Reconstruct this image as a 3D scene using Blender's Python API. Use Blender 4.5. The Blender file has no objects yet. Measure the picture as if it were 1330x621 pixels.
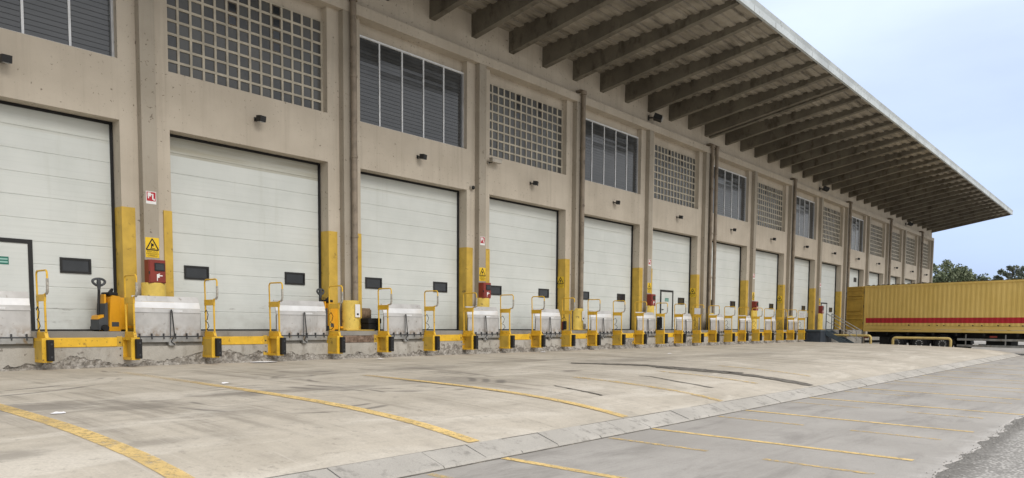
import bpy, bmesh, math, random
from mathutils import Vector, Matrix
rnd = random.Random(7)
S = bpy.context.scene
COL = S.collection
ORD = 'zeroth first second third fourth fifth sixth seventh eighth ninth tenth eleventh twelfth thirteenth fourteenth fifteenth'.split()

# ------------------------------------------------------------------ materials
def nd(nt, t, **kw):
    n = nt.nodes.new(t)
    for k, v in kw.items():
        if k in n.inputs.keys(): n.inputs[k].default_value = v
        else: setattr(n, k, v)
    return n
class MN:
    """small node-building helper around one material"""
    def __init__(s, name, rough=.7, metal=0., spec=.4):
        s.m = bpy.data.materials.new(name); s.m.use_nodes = True
        s.nt = s.m.node_tree; s.b = s.nt.nodes['Principled BSDF']
        s.b.inputs['Roughness'].default_value = rough; s.b.inputs['Metallic'].default_value = metal
        s.b.inputs['Specular IOR Level'].default_value = spec
        g = s.nt.nodes.new('ShaderNodeNewGeometry'); s.pos = g.outputs['Position']
    def l(s, a, b): s.nt.links.new(a, b)
    def vec(s, sc=(1, 1, 1), off=(0, 0, 0), rot=(0, 0, 0)):
        m = nd(s.nt, 'ShaderNodeMapping'); m.inputs['Scale'].default_value = sc; m.inputs['Location'].default_value = off
        m.inputs['Rotation'].default_value = rot
        s.l(s.pos, m.inputs['Vector']); return m.outputs[0]
    def noise(s, scale, detail=4, sc=(1, 1, 1), off=(0, 0, 0), rough=.55, dist=0., rot=(0, 0, 0)):
        n = nd(s.nt, 'ShaderNodeTexNoise'); n.inputs['Scale'].default_value = scale; n.inputs['Detail'].default_value = detail
        n.inputs['Roughness'].default_value = rough; n.inputs['Distortion'].default_value = dist
        s.l(s.vec(sc, off, rot), n.inputs['Vector']); return n.outputs[0]
    def ramp(s, f, a, b, v0=0., v1=1.):
        r = nd(s.nt, 'ShaderNodeMapRange'); r.interpolation_type = 'SMOOTHSTEP'
        r.inputs[1].default_value = a; r.inputs[2].default_value = b; r.inputs[3].default_value = v0; r.inputs[4].default_value = v1
        s.l(f, r.inputs[0]); return r.outputs[0]
    def math(s, op, a, b=None):
        n = nd(s.nt, 'ShaderNodeMath'); n.operation = op
        for i, v in enumerate((a, b)):
            if v is None: continue
            if hasattr(v, 'links'): s.l(v, n.inputs[i])
            else: n.inputs[i].default_value = v
        return n.outputs[0]
    def mix(s, f, a, b, mode='MIX'):
        n = nd(s.nt, 'ShaderNodeMix'); n.data_type = 'RGBA'; n.blend_type = mode
        for i, v in ((0, f), (6, a), (7, b)):
            if hasattr(v, 'links'): s.l(v, n.inputs[i])
            elif i == 0: n.inputs[0].default_value = v
            else: n.inputs[i].default_value = (*v, 1)
        return n.outputs[2]
    def sep(s):
        n = nd(s.nt, 'ShaderNodeSeparateXYZ'); s.l(s.pos, n.inputs[0]); return n.outputs
    def out(s, c): s.l(c, s.b.inputs['Base Color']); return s
    def bump(s, h, st=.3, d=.01):
        n = nd(s.nt, 'ShaderNodeBump'); n.inputs['Strength'].default_value = st; n.inputs['Distance'].default_value = d
        s.l(h, n.inputs['Height']); s.l(n.outputs[0], s.b.inputs['Normal'])

def simple(name, c, rough=.6, metal=0., var=.18, scale=3., dirt=None, damt=.0, dscale=6., bump=0., spec=.4):
    k = MN(name, rough, metal, spec)
    a = tuple(x * (1 - var) for x in c); b = tuple(min(1, x * (1 + var)) for x in c)
    col = k.mix(k.ramp(k.noise(scale, 6), .3, .7), a, b)
    if dirt:
        col = k.mix(k.ramp(k.noise(dscale, 7, rough=.65, off=(3, 1, 7)), .66 - damt, .74 - damt * .5, 0, .85), col, dirt)
    k.out(col)
    if bump: k.bump(k.noise(40, 6), bump)
    return k.m

M = {}
def mats():
    # plaster of the facade
    def plaster(name, c, c2):
        k = MN(name, .85, 0, .2)
        col = k.mix(k.ramp(k.noise(.7, 6), .3, .72), c, c2)
        st = k.ramp(k.noise(1., 6, sc=(5, 5, .22), rough=.62), .48, .78, 0, .3)
        col = k.mix(st, col, (.235, .2, .155))
        sp = k.math('MULTIPLY', k.ramp(k.noise(13, 4, off=(5, 0, 2)), .63, .68), k.ramp(k.noise(.9, 3, off=(9, 2, 2)), .38, .56))
        col = k.mix(k.math('MULTIPLY', sp, .75), col, (.13, .105, .08))
        col = k.mix(k.ramp(k.noise(110, 3), .35, .8, 0, .22), col, (.2, .17, .13))
        k.out(col); k.bump(k.noise(60, 6), .25, .01)
        return k.m
    M['plaster'] = plaster('beige plaster', (.475, .422, .345), (.565, .507, .42))
    M['pilaster'] = plaster('grey beige plaster', (.33, .295, .24), (.405, .365, .302))
    def concrete(name, c, c2, dark, st=.3, streak=(1, 1, 1), dscale=1.2):
        k = MN(name, .9, 0, .2)
        col = k.mix(k.ramp(k.noise(.9, 7), .3, .7), c, c2)
        col = k.mix(k.ramp(k.noise(dscale, 8, sc=streak, rough=.65, off=(4, 8, 1)), .48, .72, 0, .75), col, dark)
        col = k.mix(k.ramp(k.noise(70, 4), .3, .8, 0, .35), col, tuple(x * .55 for x in c))
        k.out(col); k.bump(k.noise(25, 8, rough=.65), st, .02)
        return k.m
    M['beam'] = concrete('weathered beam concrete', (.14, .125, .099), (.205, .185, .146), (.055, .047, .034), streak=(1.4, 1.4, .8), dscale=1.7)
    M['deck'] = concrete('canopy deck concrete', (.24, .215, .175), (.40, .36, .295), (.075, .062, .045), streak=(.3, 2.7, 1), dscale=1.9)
    M['dockcoat'] = concrete('dock render', (.37, .35, .31), (.47, .45, .41), (.2, .18, .15), streak=(1.5, 1, .8), dscale=2.2)
    M['dockedge'] = concrete('dock edge concrete', (.22, .21, .19), (.31, .295, .265), (.13, .12, .1))
    k = MN('broken concrete', .95, 0, .15)
    col = k.mix(k.ramp(k.noise(7, 9, rough=.75), .4, .62), (.22, .2, .175), (.47, .445, .405))
    col = k.mix(k.ramp(k.noise(14, 6, off=(2, 2, 2)), .5, .7, 0, .8), col, (.13, .12, .105))
    k.out(col); k.bump(k.noise(30, 9, rough=.7), .9, .04); M['rubble'] = k.m
    k = MN('brown weathered edge', .9)
    col = k.mix(k.ramp(k.noise(8, 8, rough=.7), .35, .65), (.1, .065, .045), (.28, .2, .15))
    k.out(col); k.bump(k.noise(30, 6), .5); M['brown'] = k.m
    # sectional doors
    k = MN('white door sheet', .42, 0, .35)
    col = k.mix(k.ramp(k.noise(.8, 5), .3, .7), (.57, .60, .575), (.64, .667, .642))
    col = k.mix(k.ramp(k.noise(1, 6, sc=(.5, 1, 26), rough=.6), .46, .8, 0, .32), col, (.44, .47, .44))
    col = k.mix(k.ramp(k.noise(1., 6, sc=(4.5, 1, .3), off=(3, 0, 1)), .56, .85, 0, .35), col, (.42, .44, .38))
    z = k.sep()[2]
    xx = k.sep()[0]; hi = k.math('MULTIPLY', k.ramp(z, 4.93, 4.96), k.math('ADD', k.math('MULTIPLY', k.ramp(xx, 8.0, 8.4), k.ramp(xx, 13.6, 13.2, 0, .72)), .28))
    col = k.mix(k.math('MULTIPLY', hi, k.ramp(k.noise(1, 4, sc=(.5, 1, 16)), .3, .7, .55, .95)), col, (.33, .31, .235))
    lo = k.math('MULTIPLY', k.ramp(z, 1.7, .8), k.ramp(k.noise(2.4, 7, rough=.65), .35, .7, 0, .45))
    col = k.mix(lo, col, (.40, .40, .37))
    oi = nd(k.nt, 'ShaderNodeObjectInfo')
    col = k.mix(k.math('MULTIPLY', oi.outputs['Random'], .13), col, (.5, .5, .46))
    scf = k.math('MULTIPLY', k.ramp(z, 2.2, 1.0), k.ramp(k.noise(1, 7, sc=(1.6, 1, 9), rough=.7, off=(6, 0, 3)), .6, .7, 0, .7))
    col = k.mix(scf, col, (.24, .235, .22))
    hb = k.math('ADD', k.noise(1, 3, sc=(.3, 1, 60)), k.math('MULTIPLY', k.noise(1.3, 3, off=(2, 0, 9)), 5))
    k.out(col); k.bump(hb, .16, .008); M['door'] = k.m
    M['black'] = simple('black rubber', (.012, .012, .013), .75, bump=.3)
    M['blackframe'] = simple('black painted frame', (.014, .014, .014), .5)
    k = MN('dark window glass', .1, 0, .5); k.out(k.mix(k.ramp(k.noise(1.3, 3), .3, .7), (.018, .021, .025), (.034, .038, .044))); M['glass'] = k.m
    k = MN('louvre glass', .13, 0, .8)
    k.out(k.mix(k.ramp(k.noise(1.1, 3, sc=(.4, 1, 1.5)), .3, .7), (.042, .045, .047), (.062, .065, .067)))
    k.l(k.ramp(k.noise(3, 4), .3, .7, .10, .16), k.b.inputs['Roughness']); M['louvre'] = k.m
    k = MN('glass block', .22, 0, .5)
    cell = nd(k.nt, 'ShaderNodeTexWhiteNoise'); cell.noise_dimensions = '3D'
    sn = nd(k.nt, 'ShaderNodeVectorMath'); sn.operation = 'SNAP'; sn.inputs[1].default_value = (.311, 10, .311)
    k.l(k.vec(off=(-.08, 0, -.22)), sn.inputs[0]); k.l(sn.outputs[0], cell.inputs['Vector'])
    col = k.mix(cell.outputs[0], (.05, .052, .053), (.095, .096, .093))
    col = k.mix(k.ramp(k.noise(5, 4), .4, .75, 0, .5), col, (.10, .095, .08))
    k.out(col); k.bump(k.noise(22, 2), .15, .01); M['block'] = k.m
    M['mortar'] = simple('grid mortar', (.47, .43, .35), .85, var=.15)
    M['alu'] = simple('aluminium bar', (.62, .64, .66), .4, .5, var=.1)
    M['whitebar'] = simple('white window bar', (.72, .74, .76), .45, var=.08)
    M['gutter'] = simple('galvanised gutter', (.50, .54, .55), .5, .25, var=.14, scale=.8, dirt=(.36, .38, .37), damt=.12)
    M['pipe'] = simple('brown grey downpipe', (.23, .19, .145), .6, var=.2, dirt=(.10, .075, .055), damt=.1, dscale=3)
    M['guard'] = simple('ochre painted guard', (.53, .35, .055), .5, var=.12, dirt=(.17, .11, .03), damt=.08, dscale=5)
    M['yellow'] = simple('yellow painted steel', (.69, .42, .032), .45, var=.13, dirt=(.17, .09, .03), damt=.085, dscale=13)
    M['barrel'] = simple('pale yellow guard', (.66, .48, .10), .5, var=.14, dirt=(.16, .10, .04), damt=.08, dscale=7)
    M['rail'] = simple('faded yellow tube', (.50, .38, .14), .5, var=.15, dirt=(.22, .16, .09), damt=.08)
    M['wrap'] = simple('grey worn tape', (.36, .34, .30), .8, var=.3, scale=20)
    k = MN('aluminium plate', .45, .25, .5)
    col = k.mix(k.ramp(k.noise(2, 6), .3, .7), (.40, .395, .385), (.54, .535, .525))
    col = k.mix(k.ramp(k.noise(1, 6, sc=(7, 7, .6), rough=.6), .54, .8, 0, .55), col, (.3, .28, .25))
    col = k.mix(k.ramp(k.noise(9, 5, off=(2, 5, 3)), .62, .72, 0, .7), col, (.23, .2, .17))
    col = k.mix(k.math('MULTIPLY', k.ramp(k.sep()[2], 1.0, .68), k.ramp(k.noise(5, 7, rough=.7, off=(7, 7, 2)), .42, .62, 0, .75)), col, (.22, .15, .085))
    k.out(col); M['plate'] = k.m
    M['bright'] = simple('bright aluminium strip', (.70, .705, .71), .35, .2, var=.08)
    M['steel'] = simple('grey steel', (.30, .30, .29), .5, .4, var=.25, dirt=(.2, .13, .05), damt=.12, dscale=5)
    M['darksteel'] = simple('dark steel', (.06, .062, .065), .5, .3)
    M['slate'] = simple('dark blue steel', (.035, .045, .06), .6, var=.2)
    M['stair'] = simple('blue grey stair steel', (.075, .10, .12), .6, .1, var=.2)
    M['redbox'] = simple('red cabinet paint', (.21, .032, .022), .45, var=.12)
    M['signred'] = simple('sign red', (.42, .02, .03), .5, var=.06)
    M['signyellow'] = simple('sign yellow', (.75, .5, .02), .5, var=.06)
    M['signwhite'] = simple('sign white', (.72, .72, .71), .55, var=.05)
    M['green'] = simple('sign green', (.02, .15, .11), .5, var=.1)
    M['palegreen'] = simple('sign pale green', (.3, .5, .45), .5, var=.05)
    M['ink'] = simple('black print', (.015, .013, .01), .6)
    M['orange'] = simple('orange truck paint', (.70, .33, .015), .42, var=.07)
    M['dgrey'] = simple('dark grey plastic', (.06, .065, .07), .55)
    M['lens'] = simple('lamp lens', (.45, .46, .46), .25)
    M['camwhite'] = simple('camera housing', (.38, .35, .30), .5)
    M['chair'] = simple('brown upholstery', (.17, .115, .07), .8, var=.25, scale=15)
    M['paper'] = simple('white paper', (.76, .76, .78), .8, var=.06)
    M['tyre'] = simple('tyre rubber', (.016, .016, .017), .85)
    M['chassis'] = simple('black chassis', (.012, .012, .013), .7)
    k = MN('container yellow', .5, 0, .35)
    col = k.mix(k.ramp(k.noise(.8, 6), .3, .7), (.66, .46, .125), (.73, .52, .16))
    col = k.mix(k.ramp(k.noise(1, 6, sc=(4, 4, .4)), .55, .85, 0, .4), col, (.48, .34, .1)); k.out(col); M['cyellow'] = k.m
    M['cdoor'] = simple('container door shaded yellow', (.44, .28, .045), .5, var=.12)  # darker than the container walls: canopy shade put into the colour
    M['cred'] = simple('container red band', (.42, .012, .022), .45, var=.1)
    M['grime'] = simple('dark grime', (.07, .05, .025), .8)
    # leaves, paled and greyed to carry distance haze, and bark
    def leaf(name, a, b):
        k = MN(name, .7, 0, .2)
        k.out(k.mix(k.ramp(k.noise(.9, 5), .3, .7), a, b)); return k.m
    M['leaf'] = leaf('hazed dull green leaves', (.09, .115, .06), (.19, .21, .13))
    M['leaf2'] = leaf('hazed grey green leaves', (.10, .12, .085), (.20, .215, .16))
    M['bark'] = simple('grey bark', (.09, .075, .055), .9, var=.3, bump=.5)
    # ---------------- grounds
    k = MN('apron concrete', .88, 0, .25)
    y = k.sep()[1]
    col = k.mix(k.ramp(k.noise(.35, 7, rough=.6), .3, .7), (.445, .402, .33), (.57, .52, .438))
    col = k.mix(k.ramp(k.noise(2.6, 8, rough=.7, off=(3, 3, 0)), .42, .74, 0, .5), col, (.33, .30, .255))
    # tyre marks run at right angles to the dock, darkest in the lorry lane
    st = k.noise(1, 10, sc=(2.4, .16, 1), rough=.72, dist=.3, off=(2, 0, 0))
    lane = k.math('MULTIPLY', k.ramp(y, -11.6, -8.2), k.ramp(y, -.6, -3.5))
    lane = k.math('ADD', k.math('MULTIPLY', lane, .75), .25)
    col = k.mix(k.math('MULTIPLY', k.ramp(st, .47, .7, 0, .72), lane), col, (.18, .158, .13))
    st2 = k.noise(1, 10, sc=(.2, 2.2, 1), rough=.7, dist=.9, off=(7, 3, 0), rot=(0, 0, .25))
    col = k.mix(k.math('MULTIPLY', k.ramp(st2, .52, .74, 0, .55), lane), col, (.2, .175, .145))
    light = k.ramp(k.noise(1, 9, sc=(.3, .9, 1), off=(11, 5, 0), dist=.6, rough=.66), .5, .64, 0, .7)
    col = k.mix(light, col, (.63, .585, .505))
    blot = k.ramp(k.noise(7, 9, rough=.75, off=(1, 9, 0)),   .55, .68, 0, .6)
    col = k.mix(blot, col, (.26, .235, .2))
    # oil and rubber stains with a shape of their own
    stain = None
    for cx, cy, rx, ry, a in ((3.4, -7.15, 1.5, .6, .8), (4.4, -7.7, .9, .6, .6), (5.0, -8.9, .6, .5, .35), (6.3, -7.2, 1.0, .45, .8), (7.7, -7.3, 1.2, .45, .6), (2.28, -10.06, .3, .22, .6),
                              (10.4, -7.4, 1.2, .9, .6), (12.2, -4.7, 2.0, .6, .6), (11.2, -8.1, 1.2, .4, .4), (14.5, -7.3, .5, .22, .9), (9.3, -4.4, 1.2, .7, .4), (3.5, -10.2, .5, .16, .4), (20, -5.6, 3.6, .8, .5), (28, -6, 5, .9, .4), (16.5, -4.2, 3, .4, .5)):
        m = nd(k.nt, 'ShaderNodeMapping'); m.vector_type = 'TEXTURE'; m.inputs['Location'].default_value = (cx, cy, 0); m.inputs['Scale'].default_value = (rx, ry, 100)
        k.l(k.pos, m.inputs['Vector'])
        ln = nd(k.nt, 'ShaderNodeVectorMath'); ln.operation = 'LENGTH'; k.l(m.outputs[0], ln.inputs[0])
        d = k.math('ADD', ln.outputs['Value'], k.math('MULTIPLY', k.math('SUBTRACT', k.noise(2.2, 6, sc=(1, 2.2, 1), off=(cx, cy, 0), rough=.65), .5), 2.2))
        f = k.ramp(d, 1.25, .2, 0, a)
        stain = f if stain is None else k.math('MAXIMUM', stain, f)
    col = k.mix(k.math('MULTIPLY', stain, .85), col, (.145, .13, .112))
    # curved skid arcs
    for cx, cy, r, w in ((9.6, -6.3, 2.35, .09), (9.7, -6.3, 2.0, .07), (9.8, -6.4, 1.6, .07), (6.4, -7.9, 1.7, .05), (6.5, -7.9, 1.4, .04), (2.5, -1.2, 3.9, .05), (2.2, -1.5, 4.3, .05)):
        sub = nd(k.nt, 'ShaderNodeVectorMath'); sub.operation = 'SUBTRACT'; sub.inputs[1].default_value = (cx, cy, 0); k.l(k.pos, sub.inputs[0])
        mm = nd(k.nt, 'ShaderNodeVectorMath'); mm.operation = 'MULTIPLY'; mm.inputs[1].default_value = (1, 1, 0); k.l(sub.outputs[0], mm.inputs[0])
        ln = nd(k.nt, 'ShaderNodeVectorMath'); ln.operation = 'LENGTH'; k.l(mm.outputs[0], ln.inputs[0])
        d = k.math('ABSOLUTE', k.math('SUBTRACT', ln.outputs['Value'], r))
        f = k.math('MULTIPLY', k.ramp(d, w * 1.6, w * .4), k.ramp(k.noise(.9, 4, off=(cx, r, 0)), .47, .6, 0, .7))
        col = k.mix(f, col, (.11, .1, .09))
    col = k.mix(k.ramp(k.noise(38, 6, rough=.7), .3, .8, 0, .4), col, (.30, .275, .235))
    col = k.mix(k.ramp(k.noise(17, 5, rough=.8, off=(2, 7, 0)), .62, .70, 0, .6), col, (.2, .18, .15))
    col = k.mix(k.ramp(k.noise(13, 6, rough=.8, off=(9, 4, 0)), .62, .72, 0, .55), col, (.72, .68, .6))
    dk = k.math('MULTIPLY', k.ramp(k.noise(5.5, 4, rough=.7, off=(3, 3, 0)), .69, .73), k.ramp(k.noise(.5, 3, off=(8, 8, 0)), .45, .6))
    col = k.mix(k.math('MULTIPLY', dk, .7), col, (.1, .09, .075))
    sc1 = k.math('MULTIPLY', k.ramp(k.noise(1, 4, sc=(.35, 22, 1), rough=.6, dist=.6, rot=(0, 0, .18)), .62, .70), k.ramp(k.noise(.6, 3, off=(4, 0, 0)), .45, .6))
    col = k.mix(k.math('MULTIPLY', sc1, .5), col, (.2, .18, .15))
    fs = k.math('MULTIPLY', k.ramp(k.noise(1, 5, sc=(16, .7, 1), rot=(0, 0, .5)), .6, .75), .3)
    col = k.mix(fs, col, (.62, .58, .52))
    k.out(col); k.bump(k.noise(45, 8, rough=.7), .25, .01); M['apron'] = k.m
    k = MN('yard concrete', .85, 0, .25)
    col = k.mix(k.ramp(k.noise(.5, 7, rough=.6), .3, .7), (.335, .315, .287), (.415, .394, .362))
    col = k.mix(k.ramp(k.noise(1, 10, sc=(.3, 1.4, 1), rough=.72, dist=.5), .46, .7, 0, .75), col, (.225, .21, .19))
    col = k.mix(k.ramp(k.noise(1, 9, sc=(3, .35, 1), rough=.7, off=(8, 1, 0)), .54, .74, 0, .5), col, (.24, .225, .205))
    col = k.mix(k.ramp(k.noise(8, 9, rough=.75, off=(4, 4, 0)), .6, .7, 0, .45), col, (.2, .19, .175))
    col = k.mix(k.ramp(k.noise(4, 7, rough=.7, off=(5, 2, 0)), .55, .8, 0, .4), col, (.45, .435, .41))
    col = k.mix(k.ramp(k.noise(19, 5, rough=.8, off=(2, 7, 0)), .62, .70, 0, .55), col, (.19, .178, .16))
    col = k.mix(k.ramp(k.noise(15, 6, rough=.8, off=(9, 4, 0)), .63, .72, 0, .5), col, (.6, .575, .53))
    edge = k.math('ADD', k.sep()[1], k.math('MULTIPLY', k.noise(2.5, 6, rough=.7), .9))
    col = k.mix(k.ramp(edge, -15.25, -15.6, 0, .75), col, (.50, .48, .45))
    col = k.mix(k.ramp(k.noise(60, 6, rough=.7), .3, .8, 0, .4), col, (.2, .195, .185))
    k.out(col); k.bump(k.noise(50, 8, rough=.7), .25, .01); M['yard'] = k.m
    k = MN('coarse asphalt', .92, 0, .25)
    v = nd(k.nt, 'ShaderNodeTexVoronoi'); v.inputs['Scale'].default_value = 27; k.l(k.pos, v.inputs['Vector'])
    wn = nd(k.nt, 'ShaderNodeSeparateColor'); k.l(v.outputs['Color'], wn.inputs[0])
    col = k.mix(wn.outputs[0], (.27, .262, .243), (.62, .60, .56))
    col = k.mix(k.ramp(v.outputs['Distance'], .25, .55, 0, .75), col, (.16, .153, .142))
    col = k.mix(k.ramp(k.noise(.6, 5), .35, .7, 0, .4), col, (.46, .445, .415))
    ey = k.math('ADD', k.sep()[1], k.math('MULTIPLY', k.noise(3, 6, rough=.7, off=(0, 6, 0)), .5))
    col = k.mix(k.ramp(ey, -16.1, -15.85, 0, .6), col, (.12, .113, .10))
    k.out(col); k.bump(v.outputs['Distance'], -.6, .02); M['asphalt'] = k.m
    k = MN('kerb stone', .88, 0, .25)
    col = k.mix(k.ramp(k.noise(.8, 7), .3, .7), (.38, .36, .325), (.475, .452, .41))
    col = k.mix(k.ramp(k.noise(5, 7, rough=.7), .52, .66, 0, .7), col, (.2, .19, .17))
    col = k.mix(k.ramp(k.noise(70, 4), .35, .8, 0, .4), col, (.22, .215, .2))
    k.out(col); k.bump(k.noise(40, 8, rough=.7), .35, .015); M['kerb'] = k.m
    M['tar'] = simple('tar joint filler', (.13, .118, .1), .8, var=.35, scale=6, dirt=(.3, .27, .22), damt=.12, dscale=7)
    def paint(name, c, wear, lo, fade=False):
        k = MN(name, .7, 0, .3)
        k.out(k.mix(k.ramp(k.noise(3, 5), .3, .7), c, tuple(x * .8 for x in c)))
        f = k.ramp(k.noise(14, 9, rough=.78, off=(3, 9, 0)), wear - .1, wear + .1, 1, lo)
        f = k.math('MULTIPLY', f, k.ramp(k.noise(.7, 3, off=(1, 4, 0)), .3, .6, .72, 1))
        if fade: f = k.math('MULTIPLY', f, k.ramp(k.math('ADD', k.sep()[1], k.math('MULTIPLY', k.noise(1.5, 6, off=(6, 0, 0)), 1.5)), -2.6, -7.6, .22, 1))
        tr = nd(k.nt, 'ShaderNodeBsdfTransparent'); mx = nd(k.nt, 'ShaderNodeMixShader')
        k.l(f, mx.inputs[0]); k.l(tr.outputs[0], mx.inputs[1]); k.l(k.b.outputs[0], mx.inputs[2])
        k.l(mx.outputs[0], k.nt.nodes['Material Output'].inputs['Surface']); return k.m
    M['line'] = paint('yellow road paint', (.76, .55, .225), .57, .12, True)
    M['faded'] = paint('faded yellow road paint', (.70, .50, .20), .5, .0)
    M['dark'] = simple('dark interior', (.03, .03, .03), .9)
mats()

# ------------------------------------------------------------------ mesh helper
class MB:
    def __init__(s): s.v = []; s.f = []; s.mi = []; s.mt = []; s.sm = []
    def m(s, mat):
        if mat not in s.mt: s.mt.append(mat)
        return s.mt.index(mat)
    def add(s, vs, fs, mat, smooth=False):
        o = len(s.v); s.v += [tuple(v) for v in vs]; i = s.m(mat)
        for f in fs: s.f.append(tuple(o + q for q in f)); s.mi.append(i); s.sm.append(smooth)
        return s
    def box(s, x0, x1, y0, y1, z0, z1, mat, ch=0.):
        if ch <= 0:
            vs = [(x, y, z) for x in (x0, x1) for y in (y0, y1) for z in (z0, z1)]
            return s.add(vs, [(0, 1, 3, 2), (4, 6, 7, 5), (0, 4, 5, 1), (2, 3, 7, 6), (0, 2, 6, 4), (1, 5, 7, 3)], mat)
        bm = bmesh.new(); bmesh.ops.create_cube(bm, size=1)
        for v in bm.verts: v.co = Vector(((x0 + x1) / 2 + v.co.x * (x1 - x0), (y0 + y1) / 2 + v.co.y * (y1 - y0), (z0 + z1) / 2 + v.co.z * (z1 - z0)))
        bmesh.ops.bevel(bm, geom=bm.edges[:], offset=ch, segments=2, profile=.6, affect='EDGES')
        return s.bm(bm, mat)
    def bm(s, bm, mat, smooth=False):
        bm.verts.index_update()
        s.add([v.co[:] for v in bm.verts], [[v.index for v in f.verts] for f in bm.faces], mat, smooth); bm.free(); return s
    def tube(s, pts, r, mat, n=10, cap=True):
        pts = [Vector(p) for p in pts]; rings = []; prev = None
        for i, p in enumerate(pts):
            a = pts[max(0, i - 1)]; b = pts[min(len(pts) - 1, i + 1)]; t = (b - a).normalized()
            if prev is None:
                u = t.orthogonal().normalized()
            else:
                u = (prev - t * prev.dot(t)); u = u.normalized() if u.length > 1e-6 else t.orthogonal().normalized()
            prev = u; w = t.cross(u); rr = r[i] if isinstance(r, (list, tuple)) else r
            rings.append([p + (u * math.cos(q * 2 * math.pi / n) + w * math.sin(q * 2 * math.pi / n)) * rr for q in range(n)])
        vs = [v for rg in rings for v in rg]; fs = []
        for i in range(len(rings) - 1):
            for q in range(n): fs.append((i * n + q, i * n + (q + 1) % n, (i + 1) * n + (q + 1) % n, (i + 1) * n + q))
        s.add(vs, fs, mat, True)
        if cap: s.add(rings[0], [tuple(range(n))[::-1]], mat); s.add(rings[-1], [tuple(range(n))], mat)
        return s
    def prism(s, poly, ax, a, b, mat):
        """poly of 2D points swept along axis ax (0,1,2) between a and b"""
        def P(p, t):
            q = list(p); q.insert(ax, t); return q
        n = len(poly); vs = [P(p, a) for p in poly] + [P(p, b) for p in poly]
        fs = [(i, (i + 1) % n, n + (i + 1) % n, n + i) for i in range(n)] + [tuple(range(n))[::-1], tuple(range(n, 2 * n))]
        return s.add(vs, fs, mat)
    def obj(s, name, parent=None, loc=(0, 0, 0), fix=True):
        me = bpy.data.meshes.new(name); me.from_pydata(s.v, [], s.f)
        for m in s.mt: me.materials.append(m)
        me.polygons.foreach_set('material_index', s.mi); me.polygons.foreach_set('use_smooth', s.sm)
        if fix:
            bm = bmesh.new(); bm.from_mesh(me); bmesh.ops.recalc_face_normals(bm, faces=bm.faces[:]); bm.to_mesh(me); bm.free()
        me.update()
        o = bpy.data.objects.new(name, me); COL.objects.link(o); o.location = loc
        if parent: o.parent = parent
        return o
def tag(o, label=None, cat=None, group=None, kind=None):
    if label: o['label'] = label
    if cat: o['category'] = cat
    if group: o['group'] = group
    if kind: o['kind'] = kind
    return o
def thing(name, label, cat, loc=(0, 0, 0), rz=0, group=None):
    o = bpy.data.objects.new(name, None); COL.objects.link(o); o.location = loc; o.rotation_euler = (0, 0, rz); o.empty_display_size = .2
    return tag(o, label, cat, group)
def dup(root, loc, label, rz=None, group=None):
    def cp(o, par):
        c = o.copy(); COL.objects.link(c)
        if par: c.parent = par
        for ch in o.children: cp(ch, c)
        return c
    r = cp(root, None); r.location = loc; r['label'] = label
    if rz is not None: r.rotation_euler = (0, 0, rz)
    if group: r['group'] = group
    return r
def text_mesh(mb, txt, size, x, y, z, mat):
    cu = bpy.data.curves.new('t', 'FONT'); cu.body = txt; cu.size = size; cu.align_x = 'CENTER'; cu.resolution_u = 2
    o = bpy.data.objects.new('t', cu); COL.objects.link(o); dg = bpy.context.evaluated_depsgraph_get()
    me = bpy.data.meshes.new_from_object(o.evaluated_get(dg))
    mb.add([(x + v.co.x, y, z + v.co.y) for v in me.vertices], [tuple(p.vertices) for p in me.polygons], mat)
    bpy.data.objects.remove(o); bpy.data.curves.remove(cu); bpy.data.meshes.remove(me)
def vn(t, seed=0):
    i = math.floor(t); f = t - i; f = f * f * (3 - 2 * f)
    h = lambda k: random.Random(k * 7919 + seed * 104729).random()
    return h(i) * (1 - f) + h(i + 1) * f

# ------------------------------------------------------------------ measures
B, W = 5.55, 4.425
JOINT = .464
L = {n: 3.159 + B * (n - 1) + (JOINT if n >= 7 else 0) for n in range(1, 16)}
R = {n: L[n] + W for n in L}
U0, U1 = -6., 86.25
FL = .79                # dock floor
ZD, ZS, ZW, ZC0, ZC1 = 5.43, 6.75, 9.23, 9.58, 9.876     # door head, sill, window head, cornice
OUT = -6.62             # canopy edge
def zbeam(y): return 10.42 + (11.63 - 10.42) * (y / OUT)
def zdeck(y): return 11.13 + (11.74 - 11.13) * (y / OUT)

# ------------------------------------------------------------------ warehouse
BASE = Vector((41., 8., 0.))
wh = thing('warehouse', 'long beige warehouse with a deep concrete canopy over white dock doors', 'warehouse', BASE)
off = tuple(-BASE)
def wpart(mb, name, label=None): 
    o = mb.obj(name, wh, off)
    if label: o['label'] = label
    return o
mb = MB()
edges = [(U0, L[1])] + [(R[n], L[n + 1]) for n in range(1, 15)] + [(R[15], U1)]
for a, b in edges: mb.box(a, b, 0, .4, -.55, ZC0, M['plaster'])
for n in L:
    mb.box(L[n], R[n], 0, .38, ZD, ZS, M['plaster'])
    mb.box(L[n], R[n], .22, .38, ZW, ZC0, M['plaster'])
mb.box(U0, U1, .02, .4, ZC1 - .02, 11.2, M['plaster'])
mb.box(U1 - .3, U1, .4, 22, -.55, 11.0, M['plaster']); mb.box(U0, U0 + .3, .4, 22, -.55, 11.0, M['plaster'])
wpart(mb, 'wall')
wpart(MB().box(U0, U1, -.2, .3, ZC0, ZC1, M['plaster'], .012), 'cornice')
wpart(MB().box(U0 + .3, U1 - .3, 12, 12.1, -.5, 11, M['dark']).box(U0 + .3, U1 - .3, .45, 12, 10.9, 11, M['dark']), 'interior_wall')
wpart(MB().box(U0 + .1, U1 - .1, .4, 22, 11.2, 11.45, M['deck']), 'roof')
wpart(MB().box(U0, U1, -.0, 12, -.5, FL, M['dockedge']), 'floor_slab')
pil = [L[1] - .5625]
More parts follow.
